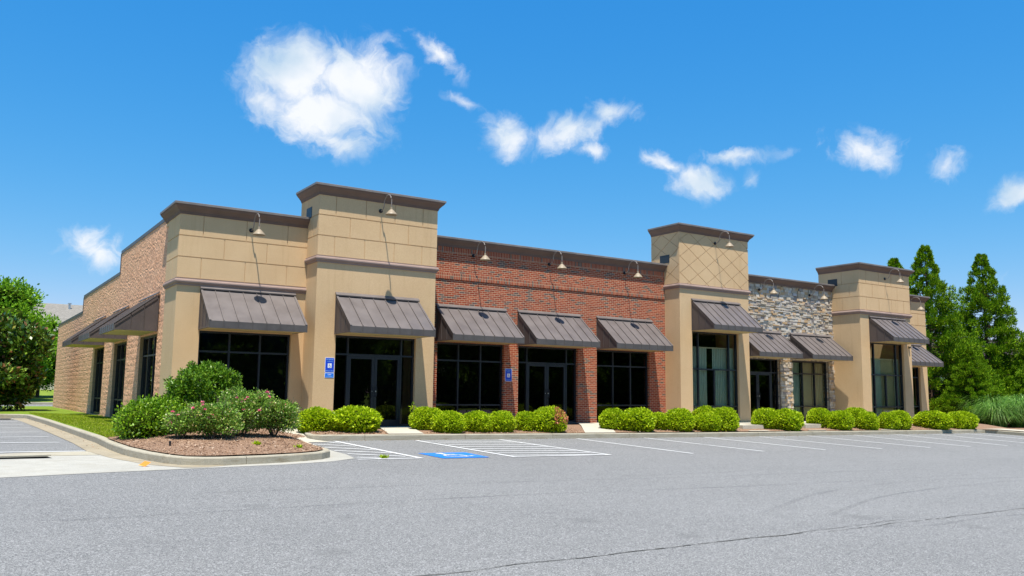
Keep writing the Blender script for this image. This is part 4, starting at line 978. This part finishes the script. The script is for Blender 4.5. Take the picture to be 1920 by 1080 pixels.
# cedars on the right
def cedar(seed, H, Rr, nb=205):
    rg = random.Random(seed); rng = np.random.default_rng(seed); Cs, Ds = [], []; mb = MB()
    mb.tube([(0, 0, -.4), (.05, 0, H*.5), (0, 0, H*.99)], [.16, .09, .015], 8)
    for k in range(nb):
        u = (k+.5)/nb; h = H*(.02+.97*u**.92); a = k*2.399+rg.uniform(-.4, .4); Lb = Rr*(1-h/H)**1.03*rg.uniform(.66, 1.12)+.10
        dirv = np.array([math.cos(a), math.sin(a), rg.uniform(-.02, .30)]); base = np.array([0, 0, h])
        tip = base+dirv*Lb; mb.tube([tuple(base), tuple((base+tip)/2-np.array([0, 0, .04])), tuple(tip)], [.022, .014, .005], 4)
        nt = max(1, int(Lb/.42))
        for j in range(nt):
            f = 1-(j/nt)*.75; c = base+dirv*Lb*f+np.array([rg.uniform(-.16, .16), rg.uniform(-.16, .16), rg.uniform(0, .14)])*min(1, Lb)
            r = rg.uniform(.20, .31)*(.30+.70*min(1, Lb/1.2)); m = int(150*(.6+.4*f))
            P = rng.normal(size=(m, 3)); P /= np.linalg.norm(P, axis=1, keepdims=True)
            Cs.append(c+P*r*np.array([.8, .8, 1.0])*rng.random((m, 1))**.4); Ds.append(P*.8+dirv*.5+np.array([0, 0, .75])+rng.normal(size=(m, 3))*.25)
    C = np.concatenate(Cs); D = np.concatenate(Ds); n = len(C)
    V = leafquads(C, D, rng.uniform(.10, .19, n), rng.uniform(.035, .06, n), rng)
    return quadmesh('crown', V, [M['crypt']]), mb
cA, tA = cedar(2, 10.0, 3.7); cB, tB = cedar(5, 10.0, 3.9)
oA = plant_tree('cedar_tree', cA, tA, (43.2, 3.6, -.35), 'tall cone shaped cedar standing closest to the far right end wall', group='cedars at the right end', s=1.047)
oB = plant_tree('cedar_tree', cB, tB, (51.5, 4.6, -.38), 'tall cone shaped cedar standing clear of the building at the right, topped by open sky', group='cedars at the right end', s=1.095)
for src, x, y, s, lb in ((oB, 45.2, 9.2, 1.06, 'cedar whose tip alone shows above the far tower cornice'), (oA, 44.2, 1.6, .42, 'shorter cedar filling the gap between the two tall cone shaped ones'), (oA, 47.6, 3.2, .45, 'short cedar in the gap, just left of the right tall one'), (oB, 51.6, 1.6, .58, 'short bushy cedar at the right edge, in front of the distant shop'), (oA, 54.8, 5.4, .47, 'short bushy cedar partly cut by the right edge'), (oB, 42.0, .6, .42, 'lowest cedar at the foot of the far right end wall'), (oB, 47.6, -.2, .42, 'low cedar just behind the ornamental grass')):
    o = copy_tree(src); o.location = (x, y, -.36); o.scale = (s*(1.0 if s > .9 else 1.35),)*2+(s,); o.rotation_euler.z = x*3; tag(o, lb, 'tree', 'cedars at the right end')
for o in COL.objects:
    if o.name.startswith('cedar_tree') and o.get('label', '').startswith('cedar whose'): o.location = (51.1, 10.6, -.36); o.scale = (1.1, 1.1, 1.135)
# ornamental grass
def reedgrass(seed, n, Rr, H):
    rng = np.random.default_rng(seed); V = []
    for i in range(n):
        a = rng.uniform(0, 6.283); r0 = rng.uniform(0, .35*Rr); b = np.array([math.cos(a)*r0, math.sin(a)*r0, 0]); a2 = a+rng.normal()*.5; d = np.array([math.cos(a2), math.sin(a2), 0]); hh = H*rng.uniform(.75, 1.1); rr = Rr*rng.uniform(.3, 1.05); w = rng.uniform(.009, .022)
        s = np.array([-d[1], d[0], 0])*w; dr = rng.uniform(1.35, 1.95); pts = [b+d*rr*(t**1.4)+np.array([0, 0, hh*(2.1*t-dr*t*t)]) for t in (0, .3, .55, .78, 1)]
        for k in range(4):
            w0, w1 = 1-k*.22, 1-(k+1)*.24; V += [pts[k]-s*w0, pts[k]+s*w0, pts[k+1]+s*w1, pts[k+1]-s*w1]
    return quadmesh('grass_clump', np.array(V), [M['reed']])
gm = [reedgrass(s, 2300, 1.5, 1.75) for s in (1, 2)]
for i, (x, y, s, lb) in enumerate(((39.6, -1.9, .85, 'leftmost arching grass clump, next to the last clipped shrub'), (41.3, -2.3, 1.0, 'arching grass clump second from the left, right of the clipped shrubs'), (42.0, -.4, 1.12, 'arching grass clump set back behind the front ones'), (43.0, -3.0, 1.05, 'arching grass clump in the front row, near the right edge'), (44.0, -1.2, 1.15, 'tall arching grass clump at the right edge'), (45.6, -.6, 1.1, 'arching grass clump behind the right edge one'), (44.8, -4.0, 1.0, 'arching grass clump cut by the right edge, near the side path'))):
    o = link('ornamental_grass', gm[i % 2], loc=(x, y, ground(x, y)+.14)); o.scale = (s, s, s); o.rotation_euler.z = i*1.1; tag(o, lb, 'grass clump', 'arching ornamental grass clumps')
# turf blades on the lawn
n = 60000; xs = RNG.uniform(-2.5, 0, n); ysr = -4.4+RNG.random(n)**1.7*17.5
keep = (xs > -2.16-.02*np.maximum(ysr, 0)) & (ysr > np.interp(xs, [-2.19, -1.6, -.6, .06], [-4.5, -4.2, -3.3, -2.1])); xs = xs[keep]; ysr = ysr[keep]
bare = np.array([noise.noise((x*.9, y*.7, 4)) for x, y in zip(xs, ysr)]); kk = (bare < .33) | (RNG.random(len(xs)) < .35); xs = xs[kk]; ysr = ysr[kk]; n = len(xs)
C = np.stack([xs, ysr, np.array([islz(x, min(y, 11)) + .012*noise.noise((x*2, y*2, 0)) for x, y in zip(xs, ysr)])-.004], 1); D = RNG.normal(size=(n, 3))*.55+np.array([0, 0, 1])
me = quadmesh('turf_blades', leafquads(C, D, RNG.uniform(.025, .06, n), RNG.uniform(.008, .016, n)), [M['turf']]); tag(link('turf_blades', me), 'short bright green turf on the strip beside the side wall', 'grass', kind='stuff')
# mulch chips
pts = []
while len(pts) < 16000:
    if random.random() < .6:
        x, y = random.uniform(-2.2, 2.3), random.uniform(-8.9, -2)
        if inside((x, y), mulch): pts.append((x, y, moundz(x, y)+.004))
    else:
        x = 3+31*random.random()**1.5; y = random.uniform(-3.73, -2.2)
        if inside((x, y), bed) and not any(a+(y+3.74)*.45 < x < b+(y+3.74)*.75 for a, b in ((4.8, 5.95), (11.5, 12.85), (19.0, 20.3), (22.3, 23.6), (26.9, 28.2))): pts.append((x, y, bedz(x, y)+.005+.03*max(0, 1-abs(y+2.6)/1.1)))
C = np.array(pts); n = len(C); D = RNG.normal(size=(n, 3))*np.array([1, 1, .3])
me = quadmesh('mulch_chips', leafquads(C, D, RNG.uniform(.03, .075, n), RNG.uniform(.008, .02, n)), [M['chip']]); tag(link('mulch_chips', me), 'loose brown bark chips scattered over the planting beds', 'mulch', kind='stuff')
# dry litter along the kerbs
pts = []
for i in range(420):
    if random.random() < .8: x = random.uniform(2.9, 34); y = YK-abs(random.gauss(0, .22))-.02
    else: y = random.uniform(-5.5, 11); x = -2.42-.005*max(0, y)-abs(random.gauss(0, .10))
    pts.append((x, y, ground(x, y)+.014))
C = np.array(pts); n = len(C); D = RNG.normal(size=(n, 3))*np.array([1, 1, .12])
tag(link('kerb_litter', quadmesh('kerb_litter', leafquads(C, D, RNG.uniform(.02, .05, n), RNG.uniform(.008, .02, n)), [M['chip']])), 'scattered dry leaves and bark bits along the foot of the kerbs', 'litter', kind='stuff')
# small things
z = moundz(-1.35, -6.9); mb = MB(); mb.lathe((0, 0, 0), [(0, .09), (.025, .09), (.028, .07), (.02, .065), (.02, -.05)], 12)
o = mb.build('sprinkler_head', M['blackpl'], loc=None); o.location = (-1.42, -7.1, moundz(-1.42, -7.1)); tag(o, 'small black sprinkler head sticking out of the mulch', 'sprinkler')
o = link('fallen_leaf', quadmesh('fallen_leaf', leafquads(np.array([[0, 0, .02], [.02, .01, .02]]), np.array([[1, .1, .1], [1, -.2, .25]]), .19, .10), [M['orange']]), loc=(-2.28, -8.8, ground(-2.28, -8.8)+.01)); tag(o, 'single curled orange leaf lying on the pale concrete apron', 'leaf')
c = np.zeros((40, 3)); c[:, :2] = RNG.normal(size=(40, 2))*.03
for x, y, lb in ((2.62, -8.25, 'tiny green weed growing through the painted hatching near the ramp'), (1.0, -7.6, 'tiny green weed in the mulch near the rounded island kerb'), (.2, -7.4, 'small green seedling in the mulch in front of the roses')):
    o = link('weed', quadmesh('weed', leafquads(c, RNG.normal(size=(40, 3))+np.array([0, 0, 1]), .09, .035), [M['shrub']]), loc=(x, y, (ground(x, y) if x > 2 else moundz(x, y)))); tag(o, lb, 'weed', 'weeds')

# ------------------------------------------------------------------ distant buildings
t = empty('apartment_house', (9, 82, 1)); tag(t, 'distant pale house with a grey shingled roof behind the left trees', 'house')
mb = MB(); mb.box(-22, 8, -6, 6, -1, 5.9); mb.build('wall', M['siding'], t)
mb = MB(); mb.prism([(-23, -7, 5.9), (-23, 7, 5.9), (-23, 0, 9.35)], (32, 0, 0)); rf = mb.build('roof', M['shingle'], t)
mb = MB(); mb.tube([(-3.4, -1.2, 8.4), (-3.4, -1.2, 9.3)], .12, 8); mb.tube([(-3.4, -1.2, 9.3), (-3.4, -1.2, 9.4)], .2, 8); mb.build('vent', M['steel'], rf)
for k in range(8):
    for zz in (1.2, 3.9):
        mb = MB(); x = -20+3.6*k; mb.box(x, x+1.2, -6.05, -5.99, zz, zz+1.4); mb.build('window', M['frame'], t)
t = empty('distant_shop', (100, 38, -.4)); tag(t, 'distant low shop with a brown metal roof behind the cedars at the right', 'building')
mb = MB(); mb.box(-14, 14, -30, 30, -1, 5.2); mb.build('wall', M['tanwall'], t)
mb = MB(); mb.box(-14.2, 14.2, -30.3, 30.3, 5.2, 5.9, 0); mb.prism([(-16, -31, 5.9), (16, -31, 5.9), (14, -31, 7.6), (-14, -31, 7.6)], (0, 62, 0)); mb.build('roof', M['rooffar'], t)
for k in range(7):
    mb = MB(); mb.box(-14.06, -13.99, -26+8*k, -22+8*k, .2, 2.8); mb.build('window', M['frame'], t)
    mb = MB(); mb.box(-14.3, -13.99, -27.2+8*k, -26.4+8*k, -1, 5.1); mb.build('pier', M['stone'] if False else M['siding'], t)

# ------------------------------------------------------------------ camera
cf, pitch, yaw, roll = 1596.63, .122802, .582163, .012203
fw = Vector((math.sin(yaw)*math.cos(pitch), math.cos(yaw)*math.cos(pitch), math.sin(pitch)))
rt = Vector((math.cos(yaw), -math.sin(yaw), 0)); up = rt.cross(fw)
RR = rt*math.cos(roll)+up*math.sin(roll); UU = -rt*math.sin(roll)+up*math.cos(roll)
cd = bpy.data.cameras.new('camera'); cam = bpy.data.objects.new('camera', cd); COL.objects.link(cam)
mw = Matrix((RR, UU, -fw)).transposed().to_4x4(); mw.translation = Vector((-5.1657, -24.8965, 1.0767)); cam.matrix_world = mw
cd.sensor_width = 36; cd.sensor_fit = 'HORIZONTAL'; cd.lens = 36*cf/1920; cd.clip_start = .1; cd.clip_end = 5000; SC.camera = cam

# ------------------------------------------------------------------ light
sdir = Vector((-.160, -.285, 1)).normalized()
sl = bpy.data.lights.new('sun', 'SUN'); sl.energy = 4.8; sl.angle = R(.53); sl.color = (1, .945, .85)
so_ = bpy.data.objects.new('sun', sl); COL.objects.link(so_); so_.rotation_euler = sdir.to_track_quat('Z', 'Y').to_euler(); so_.location = (0, 0, 60)
wd = bpy.data.worlds.new('World'); SC.world = wd; wd.use_nodes = True; nt = wd.node_tree; nt.nodes.clear()
out = nt.nodes.new('ShaderNodeOutputWorld'); bg = nt.nodes.new('ShaderNodeBackground'); L(nt, bg.outputs[0], out.inputs[0])
sk = nt.nodes.new('ShaderNodeTexSky'); sk.sky_type = 'NISHITA'; sk.sun_disc = False
sk.sun_elevation = math.asin(sdir.z); sk.sun_rotation = math.atan2(sdir.x, sdir.y) % (2*math.pi)
sk.altitude = 200; sk.air_density = 1.0; sk.dust_density = .3; sk.ozone_density = 2.5
hs = nt.nodes.new('ShaderNodeHueSaturation'); hs.inputs['Saturation'].default_value = 1.25; hs.inputs['Hue'].default_value = .497; hs.inputs['Value'].default_value = 1.0; L(nt, sk.outputs[0], hs.inputs['Color'])
tc = nt.nodes.new('ShaderNodeTexCoord'); dv = tc.outputs['Generated']
F = Vector((math.sin(R(35))*math.cos(R(18)), math.cos(R(35))*math.cos(R(18)), math.sin(R(18)))); Ru = Vector((math.cos(R(35)), -math.sin(R(35)), 0)); Uu = Ru.cross(F)
def vdot(v, c):
    n = nt.nodes.new('ShaderNodeVectorMath'); n.operation = 'DOT_PRODUCT'; L(nt, v, n.inputs[0]); n.inputs[1].default_value = c; return n.outputs['Value']
df = math_(nt, 'MAXIMUM', vdot(dv, F), .05); px = math_(nt, 'DIVIDE', vdot(dv, Ru), df); py = math_(nt, 'DIVIDE', vdot(dv, Uu), df)
cb = nt.nodes.new('ShaderNodeCombineXYZ'); L(nt, px, cb.inputs[0]); L(nt, py, cb.inputs[1]); P2 = cb.outputs[0]
# gentle domain warp for ragged outlines
wn = nt.nodes.new('ShaderNodeTexNoise'); wn.inputs['Scale'].default_value = 16; wn.inputs['Detail'].default_value = 6; wn.inputs['Roughness'].default_value = .6; L(nt, P2, wn.inputs['Vector'])
vs_ = nt.nodes.new('ShaderNodeVectorMath'); vs_.operation = 'SUBTRACT'; L(nt, wn.outputs['Color'], vs_.inputs[0]); vs_.inputs[1].default_value = (.5, .5, .5)
vm = nt.nodes.new('ShaderNodeVectorMath'); vm.operation = 'MULTIPLY_ADD'; L(nt, vs_.outputs[0], vm.inputs[0]); vm.inputs[1].default_value = (.045, .045, 0); L(nt, P2, vm.inputs[2]); PW = vm.outputs[0]
CL = [(0.2981, 0.8871, 0.3523, 0.0719, 0.045, 0, 1), (0.3563, 0.8677, 0.3468, 0.0625, 0.0469, 20, 1), (0.327, 0.8935, 0.3079, 0.0844, 0.0344, 10, .95), (0.2711, 0.9091, 0.3165, 0.0312, 0.0375, 0, .8), (0.3445, 0.8953, 0.2824, 0.0531, 0.0187, 25, .8), (0.3905, 0.836, 0.3854, 0.0187, 0.01, 10, .4), (0.4347, 0.8173, 0.3784, 0.0387, 0.0125, 38, .55), (0.4708, 0.8178, 0.331, 0.025, 0.0075, 22, .4), (0.5189, 0.8034, 0.292, 0.0362, 0.0262, 0, .85), (0.5753, 0.7606, 0.3009, 0.0387, 0.0262, -10, .85), (0.6116, 0.7231, 0.3212, 0.0362, 0.015, 10, .7), (0.6009, 0.7485, 0.2803, 0.0262, 0.0112, 5, .7), (0.6714, 0.6955, 0.256, 0.0362, 0.0125, 20, .7), (0.6965, 0.6745, 0.2448, 0.0362, 0.02, 10, .85), (0.7223, 0.638, 0.2669, 0.045, 0.0094, 0, .65), (0.7351, 0.6321, 0.2449, 0.0138, 0.01, 40, .4), (0.8044, 0.5335, 0.2612, 0.0488, 0.0225, 10, .6), (0.8474, 0.474, 0.2392, 0.0213, 0.0175, 0, .5), (0.8856, 0.4161, 0.2062, 0.0362, 0.0175, -25, .75), (0.1209, 0.9822, 0.1437, 0.042, 0.024, 15, .75), (0.8803, 0.4596, 0.1175, 0.0688, 0.0075, -6, .12)]
cur = None
for dx, dy, dz, ra, rb, ang, amp in CL:
    v = Vector((dx, dy, dz)); k = v.dot(F); cx, cy = v.dot(Ru)/k, v.dot(Uu)/k; s = 1/k*1.07
    mp = nt.nodes.new('ShaderNodeMapping'); mp.vector_type = 'TEXTURE'; L(nt, PW, mp.inputs['Vector']); mp.inputs['Location'].default_value = (cx, cy, 0); mp.inputs['Rotation'].default_value = (0, 0, R(-ang)); mp.inputs['Scale'].default_value = (ra*s, rb*s, 1)
    ln = nt.nodes.new('ShaderNodeVectorMath'); ln.operation = 'LENGTH'; L(nt, mp.outputs[0], ln.inputs[0])
    val = math_(nt, 'MULTIPLY', math_(nt, 'SUBTRACT', 1.0, ln.outputs['Value']), amp); val = math_(nt, 'ADD', val, (amp-1)*.22)
    cur = val if cur is None else math_(nt, 'SMOOTH_MAX', cur, val, .12)
fn = nt.nodes.new('ShaderNodeTexNoise'); fn.inputs['Scale'].default_value = 22; fn.inputs['Detail'].default_value = 12; fn.inputs['Roughness'].default_value = .60; fn.inputs['Distortion'].default_value = .9; L(nt, PW, fn.inputs['Vector'])
dens = math_(nt, 'ADD', cur, math_(nt, 'MULTIPLY', math_(nt, 'SUBTRACT', fn.outputs['Fac'], .50), 1.45))
mr = nt.nodes.new('ShaderNodeMapRange'); mr.interpolation_type = 'SMOOTHSTEP'; L(nt, dens, mr.inputs['Value']); mr.inputs['From Min'].default_value = -.12; mr.inputs['From Max'].default_value = .74
fac = math_(nt, 'MULTIPLY', mr.outputs[0], math_(nt, 'GREATER_THAN', vdot(dv, F), .3))
fac = math_(nt, 'MULTIPLY', fac, .97)
sh = nt.nodes.new('ShaderNodeTexNoise'); sh.inputs['Scale'].default_value = 9; sh.inputs['Detail'].default_value = 5; L(nt, P2, sh.inputs['Vector'])
shr = ramp(nt, sh.outputs['Fac'], [(.36, (3.5, 4.5, 5.5)), (.58, (6.0, 6.15, 6.35))])
sc = nt.nodes.new('ShaderNodeSeparateColor'); L(nt, hs.outputs[0], sc.inputs[0]); cc = nt.nodes.new('ShaderNodeCombineColor')
for i, (gn, pw) in enumerate(((.93, 1.3), (.725, .655), (.93, .34))):
    L(nt, math_(nt, 'MULTIPLY', math_(nt, 'POWER', math_(nt, 'MULTIPLY', sc.outputs[i], .1516), pw), gn/.1516*.945), cc.inputs[i])
mx = mixc(nt, fac, cc.outputs[0], shr.outputs[0]); L(nt, mx, bg.inputs[0]); bg.inputs[1].default_value = .10

# ------------------------------------------------------------------ render
SC.render.engine = 'CYCLES'; SC.view_settings.view_transform = 'Standard'; SC.view_settings.look = 'None'; SC.view_settings.exposure = .7; SC.view_settings.gamma = 1
SC.render.resolution_x, SC.render.resolution_y = 1024, 576
SC.cycles.max_bounces = 8; SC.cycles.transparent_max_bounces = 12
